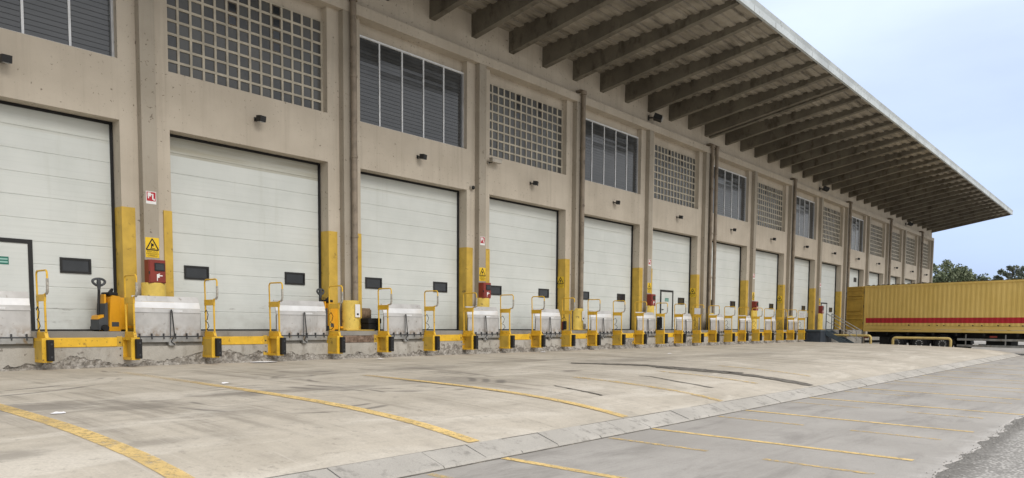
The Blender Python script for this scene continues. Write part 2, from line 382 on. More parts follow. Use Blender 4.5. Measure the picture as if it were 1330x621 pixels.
for n in range(1, 15):
    if n == 6: pil += [R[6] + .55, L[7] - .55]
    else: pil.append((R[n] + L[n + 1]) / 2)
pil.append(U1 - .18)
for c in pil:
    wpart(MB().box(c - .17, c + .17, -.2, .03, -.5 if c > 49 else FL - .05, ZC0 - .002, M['pilaster'], .012), 'pilaster')

# yellow corner guards
for n in L:
    g = MB()
    g.box(R[n] - .006, R[n] + .0, -.006, .37, FL, 3.55, M['guard'])
    g.box(R[n] + .0, R[n] + .29, -.008, -.001, FL, 3.55, M['guard'])
    wpart(g, 'corner_guard')
    g = MB()
    g.box(L[n], L[n] + .006, -.006, .37, FL, 3.57, M['guard']); g.box(L[n] - .2, L[n], -.03, -.001, FL, 3.57, M['guard'], .004)
    wpart(g, 'corner_guard')

# sectional doors
def door_mesh():
    d = MB(); z = FL; H = .468; ys = .40
    prof = []
    while z < ZD + .45:
        prof += [(ys + .012, z), (ys, z + .012), (ys, z + H - .012), (ys + .012, z + H - .001)]; z += H
    n = len(prof)
    vs = [(x, y, zz) for x in (-.1, W + .1) for (y, zz) in prof]
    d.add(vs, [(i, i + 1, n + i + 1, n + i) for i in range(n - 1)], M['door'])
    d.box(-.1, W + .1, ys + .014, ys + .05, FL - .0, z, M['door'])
    d.box(-.0, W, ys - .004, ys + .01, FL - .005, FL + .035, M['black'])
    return d
dm = door_mesh(); dm_me = None
wf = MB()
x0, z0, x1, z1 = 0, 0, .63, .33
wf.box(x0, x1, .372, .405, z0, z0 + .045, M['blackframe']); wf.box(x0, x1, .372, .405, z1 - .045, z1, M['blackframe'])
wf.box(x0, x0 + .045, .372, .405, z0 + .045, z1 - .045, M['blackframe']); wf.box(x1 - .045, x1, .372, .405, z0 + .045, z1 - .045, M['blackframe'])
wf.box(x0 + .04, x1 - .04, .392, .404, z0 + .04, z1 - .04, M['glass'])
wfme = None
wk = MB(); fx = .085
wk.box(0, fx, .365, .41, 0, 1.9, M['blackframe']); wk.box(1.25 - fx, 1.25, .365, .41, 0, 1.9, M['blackframe'])
wk.box(fx, 1.25 - fx, .365, .41, 1.9 - fx, 1.9, M['blackframe']); wk.box(fx, 1.25 - fx, .38, .408, 0, .03, M['blackframe'])
wk.box(fx, 1.25 - fx, .385, .405, .03, 1.9 - fx, M['door']); wk.box(.15, .28, .35, .386, .95, .99, M['blackframe'])
wkme = None
walk = {1, 6, 10}
for n in L:
    dz = 2.42 if n == 11 else 0
    if dm_me is None:
        d = dm.obj('sectional_door', wh); dm_me = d.data
    else:
        d = bpy.data.objects.new('sectional_door', dm_me); COL.objects.link(d); d.parent = wh
    d.location = Vector((L[n], 0, dz)) - BASE
    if n == 11: d['label'] = 'dock door raised halfway above the container roof'
    if n in walk: d['label'] = 'dock door with a black framed walk-through door in it'
    for wx in ((.47,) if n not in walk else ()) + (3.27,):
        if wfme is None: w = wf.obj('door_window', d); wfme = w.data
        else: w = bpy.data.objects.new('door_window', wfme); COL.objects.link(w); w.parent = d
        w.location = (wx, 0, 2.04)
    if n in walk:
        if wkme is None: w = wk.obj('walk_door', d); wkme = w.data
        else: w = bpy.data.objects.new('walk_door', wkme); COL.objects.link(w); w.parent = d
        w.location = (1.5, 0, FL)
    s = MB(); s.box(L[n] + .008, L[n] + .05, .34, .399, FL, ZD - .002, M['black']); s.box(R[n] - .055, R[n] - .008, .34, .399, FL, ZD - .002, M['black'])
    s.box(L[n] + .05, R[n] - .055, .34, .399, ZD - .055, ZD - .002, M['black']); wpart(s, 'door_seal')

# windows
LOUV = {1, 3, 5, 7, 9, 11}
def louvre():
    fr = MB(); t = .05
    fr.box(0, W, .15, .25, 0, t, M['alu']); fr.box(0, W, .15, .25, 2.48 - t, 2.48, M['whitebar'])
    fr.box(0, t, .15, .25, t, 2.48 - t, M['alu']); fr.box(W - t, W, .15, .25, t, 2.48 - t, M['alu'])
    for i in range(1, 5): fr.box(W * i / 5 - .024, W * i / 5 + .024, .185, .25, t, 2.48 - t, M['whitebar'])
    gl = MB(); rr = random.Random(3); nn = 22; h = (2.48 - 2 * t) / nn
    for i in range(5):
        for j in range(nn):
            z = t + j * h; a = W * i / 5 + (.024 if i else t); b = W * (i + 1) / 5 - (.024 if i < 4 else t); ty = rr.uniform(-.0015, .0035)
            gl.prism([(.206 - ty, z + .009), (.212 - ty, z + .009), (.212, z + h), (.206, z + h)], 0, a, b, M['louvre'])
    gl.box(t, W - t, .262, .3, 0, 2.48, M['dark'])
    return fr, gl
def blocks():
    p = .311; fr = MB(); nx, nz = 14, 8; b = .028; rr = random.Random(5)
    ex = (W - nx * p) / 2
    for j in range(nz + 1):
        z = j * 2.48 / nz; fr.box(0, W, .185, .24, max(0, z - b), min(2.48, z + b), M['mortar'])
    for i in range(nx + 1):
        x = ex + i * p
        for j in range(nz):
            fr.box(x - b if i else 0, x + b if i < nx else W, .187, .24, j * 2.48 / nz + b, (j + 1) * 2.48 / nz - b, M['mortar'])
    for (i, jj) in ((5, 7), (5, 6), (5, 5), (9, 6), (9, 7), (9, 5), (9, 4)):      # open vents
        q, t2 = .045, .008; x = ex + i * p; z = jj * 2.48 / nz; H = 2.48 / nz; mv = M['pipe']
        fr.box(x + q, x + p - q, .19, .21, z + q, z + q + t2, mv); fr.box(x + q, x + p - q, .19, .21, z + H - q - t2, z + H - q, mv)
        fr.box(x + q, x + q + t2, .19, .21, z + q + t2, z + H - q - t2, mv); fr.box(x + p - q - t2, x + p - q, .19, .21, z + q + t2, z + H - q - t2, mv)
        fr.box(x + q + t2, x + p - q - t2, .205, .213, z + q + t2, z + H - q - t2, M['glass'])
    gl = MB().box(.0, W, .215, .26, 0, 2.48, M['block'])
    return fr, gl
pro = {}
for n in L:
    kind = 'louvre_window' if n in LOUV else 'glass_block_window'
    if kind not in pro:
        fr, gl = louvre() if n in LOUV else blocks()
        f = fr.obj(kind, wh); g = gl.obj('glazing', f); pro[kind] = (f, g)
    else:
        f0, g0 = pro[kind]; f = f0.copy(); COL.objects.link(f); g = g0.copy(); COL.objects.link(g); g.parent = f
    f.location = Vector((L[n], 0, ZS + .002)) - BASE

# canopy
bu = []
u = 18.9 - 1.9 * 13
while u < 35.0: bu.append(u); u += 1.9
bu += [35.85, 36.33]
u = 36.33 + 1.88
while u < U1 - .3: bu.append(u); u += 1.9
bu[-1] = U1 - .26
rr = random.Random(11)
for u in bu:
    w = .24; ys = [.02, -1.5, -3.2, -5, OUT + .05]; m = MB(); vs = []
    for y in ys:
        j = rr.uniform(-.008, .008)
        for x in (u + j, u + j + w): vs += [(x, y, zbeam(y) + rr.uniform(-.006, .006)), (x, y, zdeck(y) + .06)]
    fs = []
    for i in range(len(ys) - 1):
        a = i * 4; c = a + 4
        fs += [(a, c, c + 1, a + 1), (a + 2, a + 3, c + 3, c + 2), (a, a + 2, c + 2, c), (a + 1, c + 1, c + 3, a + 3)]
    fs += [(0, 1, 3, 2), (len(vs) - 4, len(vs) - 2, len(vs) - 1, len(vs) - 3)]
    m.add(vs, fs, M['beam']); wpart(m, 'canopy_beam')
m = MB(); prof = []; y = .02; per = .46
while y > OUT:
    for dy, dz in ((0, 0), (.21, 0), (.225, .06), (.445, .06)):
        if y - dy > OUT: prof.append((y - dy, zdeck(y - dy) + dz))
    y -= per
prof.append((OUT, zdeck(OUT)))
xs = [U0] + [u + .12 for u in bu if u > U0] + [U1]; xs = sorted(set(xs)); nP = len(prof)
for i in range(len(xs) - 1):
    o = rr.uniform(-.01, .012)
    m.add([(x, a, b + o) for x in (xs[i], xs[i + 1]) for a, b in prof], [(q, q + 1, nP + q + 1, nP + q) for q in range(nP - 1)], M['deck'])
wpart(m, 'canopy_deck')
wpart(MB().prism([(.4, zdeck(0) + .16), (OUT, zdeck(OUT) + .16), (OUT, zdeck(OUT) + .22), (.4, zdeck(0) + .32)], 0, U0, U1, M['deck']), 'canopy_roofing')
m = MB(); m.prism([(OUT, 11.63), (OUT - .1, 11.63), (OUT - .1, 11.85), (OUT, 11.85)], 0, U0, U1 + .05, M['gutter'])
m.prism([(OUT, 11.862), (OUT - .085, 11.862), (OUT - .13, 12.02), (OUT, 12.02)], 0, U0, U1 + .05, M['gutter'])
m.box(U0, U1, OUT - .06, OUT - .0, 11.849, 11.863, M['darksteel'])
u = 1.
while u < U1: m.box(u, u + .02, OUT - .104, OUT - .1, 11.64, 11.84, M['steel']); u += 1.9
wpart(m, 'gutter')
# downpipes on every second pillar
for n in (2, 4, 6, 8, 10, 12, 14):
    cs = [(R[n] + L[n + 1]) / 2 + .1] if n != 6 else [36.14, 36.62]
    for c in cs:
        m = MB(); m.tube([(c, -.31, FL if c < 49 else -.4), (c, -.31, ZC1 - .05)], .085 if c != 36.14 else .07, M['pipe'], 12)
        m.tube([(c, -.31, ZC1 - .08), (c, -.31, ZC1 + .1), (c, -.18, ZC1 + .15), (c, .02, ZC1 + .15)], .07, M['pipe'], 10)
        m.tube([(c, -.31, ZC1 - .02), (c, -.31, ZC1 + .12)], .12, M['pipe'], 10)
        for z in (3.4, 5.6, 7.8): m.tube([(c, -.31, z), (c, -.31, z + .06)], .1, M['pipe'], 12)
        wpart(m, 'downpipe')

# ------------------------------------------------------------------ loading dock
DE = 48.6; DY = -.74
PK = 3.493
dk = thing('loading_dock', 'low concrete loading dock with broken render along its foot', 'loading dock', (20, -.3, 0))
doff = (-20, .3, 0)
m = MB().box(U0, DE, DY, -.001, -.3, FL - .004, M['dockedge'])
m.obj('platform', dk, doff)
m = MB(); us = []; u = U0
while u < DE: us.append(u); u += rnd.uniform(.03, .08)
us.append(DE)
vs = []; fs = []
for i, u in enumerate(us):
    h = (.17 if u > 17 else .13) + .34 * max(0, vn(u * .8, 1) - .35) * (1.6 if u > 17 else .9) + .16 * (vn(u * 2.3, 2) - .5) + .12 * (vn(u * 6, 3) - .5) + rnd.uniform(-.025, .025); h = min(h, .44)
    h = max(.05, h)
    vs += [(u, DY - .05, h), (u, DY - .055, .465), (u, DY, h + .02), (u, DY, .465)]
for i in range(len(us) - 1):
    a = i * 4; b = a + 4; fs += [(a, b, b + 1, a + 1), (a + 2, b + 2, b, a), (a + 1, b + 1, b + 3, a + 3)]
m.add(vs, fs, M['dockcoat']); m.obj('render_coat', dk, doff)
for k in range(-1, 12):
    a = 5.70 + PK * k; b = 7.07 + PK * k
    mat = M['brown'] if k == 2 else M['yellow']
    m = MB().box(a, b, DY - .07, DY - .002, .47, .665, mat, .01)
    if k == 2: m.box(a, b, DY - .075, DY, .667, .675, M['steel'])
    o = m.obj('edge_beam', dk, doff)
    if k == 2: o['label'] = 'brown weathered edge beam with no yellow paint left'
m = MB(); vs = []; nu = 0; nr = 9; u = .5
while u < DE - .05:
    for r in range(nr):
        z = .0 + .47 * r / (nr - 1); vs.append((u + rnd.uniform(-.015, .015), DY - .004 - .034 * rnd.random() - .03 * vn(u * 2 + r * .7, 12), z))
    nu += 1; u += .05
m.add(vs, [(i * nr + r, i * nr + nr + r, i * nr + nr + r + 1, i * nr + r + 1) for i in range(nu - 1) for r in range(nr - 1)], M['rubble']); m.obj('broken_face', dk, doff)
# rubble along the foot
m = MB(); vs = []; fs = []; nu = 0; rows = 6; u = 0.5
while u < DE - .1:
    hh = .02 + .09 * max(0, vn(u * .6, 1) - .15) + .07 * (vn(u * 3.3, 5) - .4); hh = max(.015, hh)
    dd = .06 + .12 * vn(u * 1.1, 6)
    for r in range(rows):
        t = r / (rows - 1)
        y = DY - .012 - dd * (t ** 1.2) + rnd.uniform(-.018, .018); z = .045 + hh * (1 - t) ** .8 + rnd.uniform(-.03, .035) * (1 - t * .6)
        vs.append((u + rnd.uniform(-.02, .02), y, z if r < rows - 1 else .02))
    nu += 1; u += .055
for i in range(nu - 1):
    for r in range(rows - 1): a = i * rows + r; fs.append((a, a + rows, a + rows + 1, a + 1))
m.add(vs, fs, M['rubble']); tag(m.obj('rubble'), 'crumbled grey concrete rubble along the foot of the loading dock', 'rubble', kind='stuff')

def where(u):
    """which door or pillar a point along the dock stands before"""
    for n in range(1, 11):
        if L[n] - .08 <= u <= R[n] + .08:
            t = (u - L[n]) / W
            return ('left part' if t < .34 else 'middle' if t < .67 else 'right part') + ' of %s dock door' % ORD[n]
    for n in range(1, 10):
        if R[n] < u < L[n + 1]: return 'pillar right of %s dock door' % ORD[n]
    return 'wall'
# posts -----------------------------------------------------------
def post(solid):
    """flat guard standing square to the dock: its open box side faces the parking gap"""
    t = thing('dock_post', 'x', 'dock post', (0, 0, 0)); T = .18; DP = .46
    X = (lambda a: T - a) if solid else (lambda a: a)          # mirror
    def bx(m, a, b, y0, y1, z0, z1, mat, ch=0.): m.box(min(X(a), X(b)), max(X(a), X(b)), y0, y1, z0, z1, mat, ch)
    m = MB(); z0, z1 = .19, .665
    bx(m, 0, T, -DP, -DP + .05, z0, z1, M['yellow'], .006); bx(m, 0, T, -.055, 0, z0, z1, M['yellow'], .006)
    bx(m, 0.002, T, -DP + .051, -.056, z0, z0 + .055, M['yellow']); bx(m, .002, T, -DP + .051, -.056, z1 - .055, z1, M['yellow'])
    bx(m, .085, T - .001, -DP + .051, -.056, z0 + .056, z1 - .056, M['guard'])  # recess back in darker ochre, its shading put into the paint
    bx(m, -.11, -.002, -.035, -.004, z0 + .01, z1 + .02, M['guard'], .006)
    for z in (.28, .42, .56): m.tube([(X(-.055), -.035, z), (X(-.055), -.055, z)], .016, M['darksteel'], 6)
    m.obj('body', t)
    b = MB().box(.065, T, -DP - .115, -DP - .002, .22, .635, M['black'], .016)
    for z in (.3, .55): b.tube([(.13, -DP - .115, z), (.13, -DP - .12, z)], .02, M['darksteel'], 8)
    b.obj('bumper', t)
    f = MB(); xc = .095
    f.prism([(-DP + .0, .667), (0, .667), (-.02, .79), (-DP + .05, .79)], 0, xc - .03, xc + .03, M['yellow'])
    f.tube([(xc, -.03, .78), (xc, -.015, 1.42)], .021, M['yellow'], 8); f.tube([(xc, -DP + .045, .78), (xc, -DP + .06, 1.42)], .021, M['yellow'], 8)
    f.box(xc - .018, xc + .018, -DP + .03, .01, 1.385, 1.52, M['yellow'], .004)
    f.obj('frame', t)
    h = MB(); r = .075; ya, yb, zt = .0, -.56, 1.98
    P = [(xc, ya - r + r * math.cos(q * math.pi / 12), zt - r + r * math.sin(q * math.pi / 12)) for q in range(7)]
    Q = [(xc, yb + r - r * math.sin(q * math.pi / 12), zt - r + r * math.cos(q * math.pi / 12)) for q in range(7)]
    low = [(xc, yb, 1.72), (xc, yb - .003, 1.63), (xc, yb + .02, 1.56), (xc, yb + .07, 1.53), (xc, yb + .15, 1.523)]
    h.tube([(xc, ya - .012, 1.5)] + P + Q + low, .018, M['yellow'], 8)
    h.tube([(xc, yb, 1.82), (xc, yb - .004, 1.70), (xc, yb - .002, 1.625), (xc, yb + .02, 1.555), (xc, yb + .06, 1.53)], .026, M['wrap'], 8)
    h.obj('grab_handle', t)
    return t
pr = {True: post(True), False: post(False)}
GS = 'yellow dock posts with a plain closed body'; GO = 'yellow dock posts with an open box body'
first = {True: True, False: True}
extra = {0: 'with looped hose ', 2: 'with looped hose ', 6: 'with looped hose ', 7: 'with black board ', 8: 'with paper notice ', 12: 'with paper notice ', 5: 'with dark holder '}
for k in range(0, 13):
    for solid in (True, False):
        if not solid and k == 12: continue
        u = (5.5 if solid else 7.19) + PK * k
        c = u + .16
        lab = 'closed yellow dock post %sbefore %s' % (extra.get(k, '') if solid else '', where(c))
        if not solid: lab = 'open boxed yellow dock post before %s' % where(c)
        loc = (u, DY - .002, 0)
        if first[solid]:
            t = pr[solid]; t.location = loc; t['label'] = lab; t['group'] = GS if solid else GO; first[solid] = False
        else: t = dup(pr[solid], loc, lab, rz=rnd.uniform(-.02, .02))
        if solid and k in (0, 2, 6):
            P = [(.06, -.04, 1.22), (.05, -.14, 1.28), (.05, -.22, 1.18), (.05, -.17, 1.06), (.05, -.09, 1.03), (.05, -.2, .98), (.05, -.25, .9), (.05, -.15, .83), (.06, -.03, .82)]
            MB().tube(P, .009, M['blackframe'], 6).obj('hose', t)
        if solid and k == 7:
            MB().box(.065, .085, -.32, -.06, .80, 1.36, M['black'], .006).tube([(.064, -.29, .86), (.058, -.29, .86)], .015, M['signwhite'], 8).obj('board', t)
        if solid and k in (8, 12):
            MB().box(.06, .07, -.40, -.10, 1.55, 1.83, M['paper']).obj('paper_notice', t)
        if solid and k == 5:
            MB().box(.05, .13, -.2, -.08, .82, 1.14, M['blackframe'], .015).box(.05, .13, -.06, -.01, .8, 1.12, M['redbox']).obj('holder', t)
# plates ----------------------------------------------------------
def plate():
    t = thing('dock_plate', 'x', 'dock plate', (0, 0, 0))
    w = 1.5; m = MB()
    def strip(p, mat, th=.025):
        (ya, za), (yb, zb) = p
        m.prism([(ya, za), (yb, zb), (yb + th, zb), (ya + th, za)], 0, 0, w, mat)
    strip(((0, .68), (.0, 1.20)), M['plate']); strip(((-.004, 1.205), (.012, 1.30)), M['plate'])
    strip(((.016, 1.305), (.05, 1.44)), M['bright']); strip(((.055, 1.445), (.11, 1.57)), M['plate'])
    m.box(0, w, -.008, .0, 1.198, 1.207, M['steel']); m.box(0, .012, -.004, .03, .68, 1.2, M['steel']); m.box(w - .012, w, -.004, .03, .68, 1.2, M['steel'])
    m.obj('leaf', t)
    h = MB(); h.box(-.02, w + .02, -.03, .06, .55, .66, M['steel'], .008); h.tube([(-.03, -.02, .672), (w + .03, -.02, .672)], .016, M['darksteel'], 8)
    for i in range(6): x = .09 + i * (w - .18) / 5; h.box(x - .012, x + .012, -.05, 0, .62, .745, M['darksteel'], .004)
    h.obj('hinge_rail', t)
    l = MB(); x = .8
    l.tube([(x - .045, -.06, .64), (x - .015, -.035, 1.25)], .010, M['darksteel'], 6); l.tube([(x + .045, -.075, .66), (x + .005, -.05, 1.25)], .013, M['blackframe'], 6)
    l.tube([(x - .02, -.035, 1.26), (x + .01, -.05, 1.26)], .018, M['darksteel'], 6)
    l.box(x - .09, x + .06, -.09, 0, .47, .56, M['steel'], .012); l.tube([(x + .02, -.1, .68), (x - .05, -.1, .56), (x + .03, -.1, .5)], .014, M['darksteel'], 6)
    l.obj('latch', t)
    MB().box(x + .07, x + .27, -.006, 0, 1.225, 1.265, M['bright']).obj('label_plate', t)
    return t
pp = plate(); f1 = True
GP = 'aluminium dock plates standing upright between posts'
for k in range(-1, 12):
    u = 7.45 + PK * k
    if k == -1: lab = 'upright aluminium dock plate cut by the left edge of the photo'
    elif k == 1: lab = 'upright aluminium dock plate hiding a pallet truck, before %s' % where(u + .75)
    else: lab = 'upright aluminium dock plate before %s' % where(u + .75)
    loc = (u, DY - .045, 0)
    if f1: pp.location = loc; pp['label'] = lab; pp['group'] = GP; f1 = False
    else: dup(pp, loc, lab)
# extra grime under hinge rails comes from the render coat itself

# ------------------------------------------------------------------ pillar furniture
def barrel(c, h, lab, plate_label, grp):
    t = thing('pillar_guard', lab, 'pillar guard', (c, -.2, FL), 0, grp)
    m = MB(); n = 20; r = .27; pts = [(r * math.cos(math.pi + math.pi * i / n), r * .85 * math.sin(math.pi + math.pi * i / n)) for i in range(n + 1)]
    inner = [(p[0] * .96, p[1] * .96) for p in pts][::-1]
    m.prism(pts + inner, 2, .012, h, M['barrel']); m.prism(pts, 2, h - .012, h - .002, M['barrel']) if False else None
    # flat lid
    m.prism(pts, 2, h, h + .008, M['barrel'])
    m.obj('shell', t)
    f = MB().box(-.36, .62 if plate_label else .34, -.32, .0, 0.0, .03, M['guard'], .006); f.obj('foot_plate', t)
    if plate_label:
        q = MB(); q.box(-.02, .15, -.262, -.25, h - .46, h - .1, M['signwhite']); q.box(.03, .1, -.2665, -.263, h - .4, h - .35, M['ink']); q.obj('notice_plate', t)
    return t
GB = 'yellow half round guards at pillar feet'
for n in (1, 3, 5, 7, 9):
    c = (R[n] + L[n + 1]) / 2
    barrel(c, 1.08, 'yellow half round guard under the red cabinet right of the %s dock door' % ORD[n], False, GB)
for n in (2, 4, 6, 8):
    c = (R[n] + L[n + 1]) / 2 + (.25 if n == 6 else 0)
    barrel(c, .84, 'yellow half round guard round the downpipe right of the %s dock door' % ORD[n], n in (2, 4), GB)
# hose cabinets
def cabinet():
    t = thing('hose_cabinet', 'x', 'fire cabinet', (0, 0, 0)); m = MB()
    m.box(-.19, .19, -.22, 0, 0, .52, M['redbox'], .01); m.obj('box', t)
    d = MB(); d.box(-.17, .18, -.232, -.222, .02, .5, M['redbox'], .003); d.box(-.19, -.175, -.24, -.2, .2, .26, M['blackframe']); d.obj('door', t)
    w = MB(); w.box(-.07, .16, -.246, -.234, .27, .45, M['blackframe'], .004); w.box(-.045, .135, -.25, -.245, .295, .425, M['glass']); w.obj('pane', t)
    s = MB(); y0, y1 = -.236, -.2335
    s.box(-.02, .04, y0, y1, .12, .20, M['signwhite']); s.box(.04, .11, y0, y1, .155, .18, M['signwhite']); s.box(-.02, -.002, y0, y1, .05, .12, M['signwhite']); s.box(.02, .05, y0, y1, .2, .215, M['signwhite'])
    s.obj('hose_mark', t); return t
def warn(name='warning_sign'):
    t = thing(name, 'x', 'warning sign', (0, 0, 0)); m = MB(); m.box(-.155, .155, -.006, 0, 0, .45, M['signyellow'], .002); m.obj('panel', t)
    s = MB(); A = (0, .425); Bq = (-.14, .175); C = (.14, .175); th = .026
    def bar(p, q):
        d = Vector((q[0] - p[0], q[1] - p[1])); nn = Vector((-d.y, d.x)).normalized() * th / 2
        s.prism([(p[0] + nn.x, p[1] + nn.y), (q[0] + nn.x, q[1] + nn.y), (q[0] - nn.x, q[1] - nn.y), (p[0] - nn.x, p[1] - nn.y)], 1, -.010, -.0065, M['ink'])
    def bar3(p, q, y):
        d = Vector((q[0] - p[0], q[1] - p[1])); nn = Vector((-d.y, d.x)).normalized() * th / 2
        s.prism([(p[0] + nn.x, p[1] + nn.y), (q[0] + nn.x, q[1] + nn.y), (q[0] - nn.x, q[1] - nn.y), (p[0] - nn.x, p[1] - nn.y)], 1, y, -.0065, M['ink'])
    bar3(A, Bq, -.010); bar3(A, C, -.0105); bar3(Bq, C, -.011)
    s.box(-.03, -.01, -.0095, -.0065, .215, .33, M['ink']); s.box(-.01, .03, -.0095, -.0065, .255, .315, M['ink']); s.box(-.05, .06, -.009, -.0065, .2, .214, M['ink'])
    s.obj('pictogram', t)
    x = MB()
    for i, w in enumerate(('PERICOLO', 'PASSAGGIO', 'CARRELLI')): text_mesh(x, w, .052, 0, -.0085, .115 - i * .045, M['ink'])
    x.obj('lettering', t, fix=False); return t
def firesign():
    t = thing('fire_hose_sign', 'x', 'fire sign', (0, 0, 0)); m = MB(); m.box(-.115, .115, -.006, 0, 0, .28, M['signwhite'], .002); m.obj('panel', t)
    r = MB(); r.box(-.1, .1, -.009, -.0065, .065, .265, M['signred']); r.obj('red_field', t)
    s = MB(); s.box(-.08, -.005, -.012, -.0095, .165, .25, M['signwhite']); s.box(.02, .05, -.012, -.0095, .1, .225, M['signwhite'])
    s.box(.05, .08, -.012, -.0095, .08, .12, M['signwhite']); s.box(-.005, .02, -.012, -.0095, .2, .225, M['signwhite']); s.box(-.075, -.05, -.012, -.0095, .12, .165, M['signwhite'])
    s.obj('hose_mark', t); return t
cb, wn_, fs_ = cabinet(), warn(), firesign(); a1 = True
for n in (1, 3, 5, 7, 9):
    c = (R[n] + L[n + 1]) / 2; Ln = 'on the pillar right of the %s dock door' % ORD[n]; Ls = 'on pillar right of %s dock door' % ORD[n]
    A = ((cb, (c, -.2, 1.87), 'red fire hose cabinet ' + Ln, 'red fire hose cabinets'),
         (fs_, (c, -.2, 3.65), 'small red and white fire hose sign ' + Ls, 'fire hose signs'),
         (wn_, (c, -.2, 2.45), 'yellow triangle warning sign above the red cabinet ' + Ls, 'yellow warning signs on pillars'))
    for o, loc, lab, grp in A:
        if a1: o.location = loc; o['label'] = lab; o['group'] = grp
        else: dup(o, loc, lab)
    a1 = False
for n in (4, 6, 8):
    q = dup(wn_, (R[n] - .012, .2, 2.42), 'yellow triangle warning sign inside the ochre right jamb of the %s dock door' % ORD[n], rz=-math.pi / 2, group='yellow warning signs on door jambs')
# exit signs on walk doors
m = MB(); m.box(0, .36, -.004, .0, 0, .16, M['green'], .001); m.box(.02, .34, -.0065, -.0045, .095, .125, M['palegreen']); m.box(.02, .34, -.0065, -.0045, .035, .065, M['palegreen'])
e = m.obj('exit_sign'); e.location = (L[1] + 1.95, .384, 2.15); tag(e, 'small dark green exit plate on the walk-through door at the left edge', 'exit sign', 'exit plates')
for n in (6,):
    q = e.copy(); COL.objects.link(q); q.location = (L[n] + 1.95, .384, 2.15); q['label'] = 'small dark green exit plate on the walk-through door of the sixth dock door'

# wall lamps --------------------------------------------------------
def lamp():
    t = thing('wall_lamp', 'x', 'wall lamp', (0, 0, 0))
    m = MB(); m.box(-.04, .04, -.03, 0, -.05, .05, M['blackframe'], .006); m.tube([(0, -.03, 0), (0, -.13, .0)], .018, M['blackframe'], 8); m.obj('bracket', t)
    h = MB(); h.prism([(-.12, -.07), (-.28, -.09), (-.3, .05), (-.14, .07)], 0, -.09, .09, M['blackframe']); h.obj('housing', t)
    g = MB(); g.prism([(-.15, -.078), (-.268, -.093), (-.268, -.098), (-.15, -.083)], 0, -.07, .07, M['lens']); g.obj('lens', t); return t
lp = lamp()
for n in L:
    loc = (L[n] + 2.21, -.001, 6.12)
    lab = 'small black lamp on the beige panel above the %s dock door' % ORD[n]
    if n == 11: lab = 'small black lamp on the beige panel above the raised dock door'
    if n == 1: lp.location = loc; lp['label'] = lab; lp['group'] = 'small black lamps above the dock doors'
    else: dup(lp, loc, lab, rz=rnd.uniform(.15, .45))
def flood():
    t = thing('floodlight', 'x', 'floodlight', (0, 0, 0))
    m = MB(); m.box(-.07, .07, -.05, .0, -.1, .1, M['blackframe']); m.tube([(0, -.04, 0), (0, -.28, 0)], .03, M['blackframe'], 8); m.obj('bracket', t)
    h = MB(); h.prism([(-.22, -.05), (-.55, -.17), (-.62, .02), (-.3, .16)], 0, -.25, .25, M['blackframe']); h.obj('housing', t)
    g = MB(); g.prism([(-.58, -.155), (-.645, .005), (-.655, .0), (-.59, -.16)], 0, -.2, .2, M['lens']); g.obj('lens', t); return t
fl = flood()
for i, (u, z, ang) in enumerate(((30.35, 10.16, .5), (52.8, 10.16, .5), (75.6, 10.2, .5))):
    lab = ('black floodlight with a pale lens under the canopy, nearest of three', 'black floodlight under the canopy, middle one of three', 'black floodlight under the canopy, farthest of three near the end')[i]
    if i == 0: fl.location = (u, .018, z); fl.rotation_euler = (0, 0, ang); fl['label'] = lab; fl['group'] = 'floodlights under the canopy'
    else: dup(fl, (u, .018, z), lab)
# cameras
t = thing('security_camera', 'beige bullet camera on the wall below the second glass block window', 'camera', (19.72, -.001, 6.42))
MB().tube([(0, 0, .05), (0, -.05, .05)], .06, M['camwhite'], 12).tube([(0, -.04, .05), (.03, -.16, .06), (.05, -.2, .12)], .022, M['blackframe'], 8).obj('bracket', t)
MB().prism([(-.27, .06), (-.13, .06), (-.13, .18), (-.27, .18)], 0, -.06, .42, M['camwhite']).box(-.09, .46, -.28, -.12, .181, .196, M['camwhite']).obj('housing', t)
MB().tube([(.42, -.2, .12), (.43, -.2, .12)], .045, M['glass'], 12).obj('lens', t)
t = thing('dome_camera', 'small white dome camera at the top right corner of the third dock door', 'camera', (18.87, -.001, 5.52))
MB().tube([(0, 0, 0), (0, -.08, 0)], .07, M['camwhite'], 14).obj('mount', t)
MB().tube([(0.02, -.08, -.0), (0.03, -.12, -.01), (.04, -.15, -.02)], [.065, .06, .02], M['blackframe'], 14).obj('dome', t)

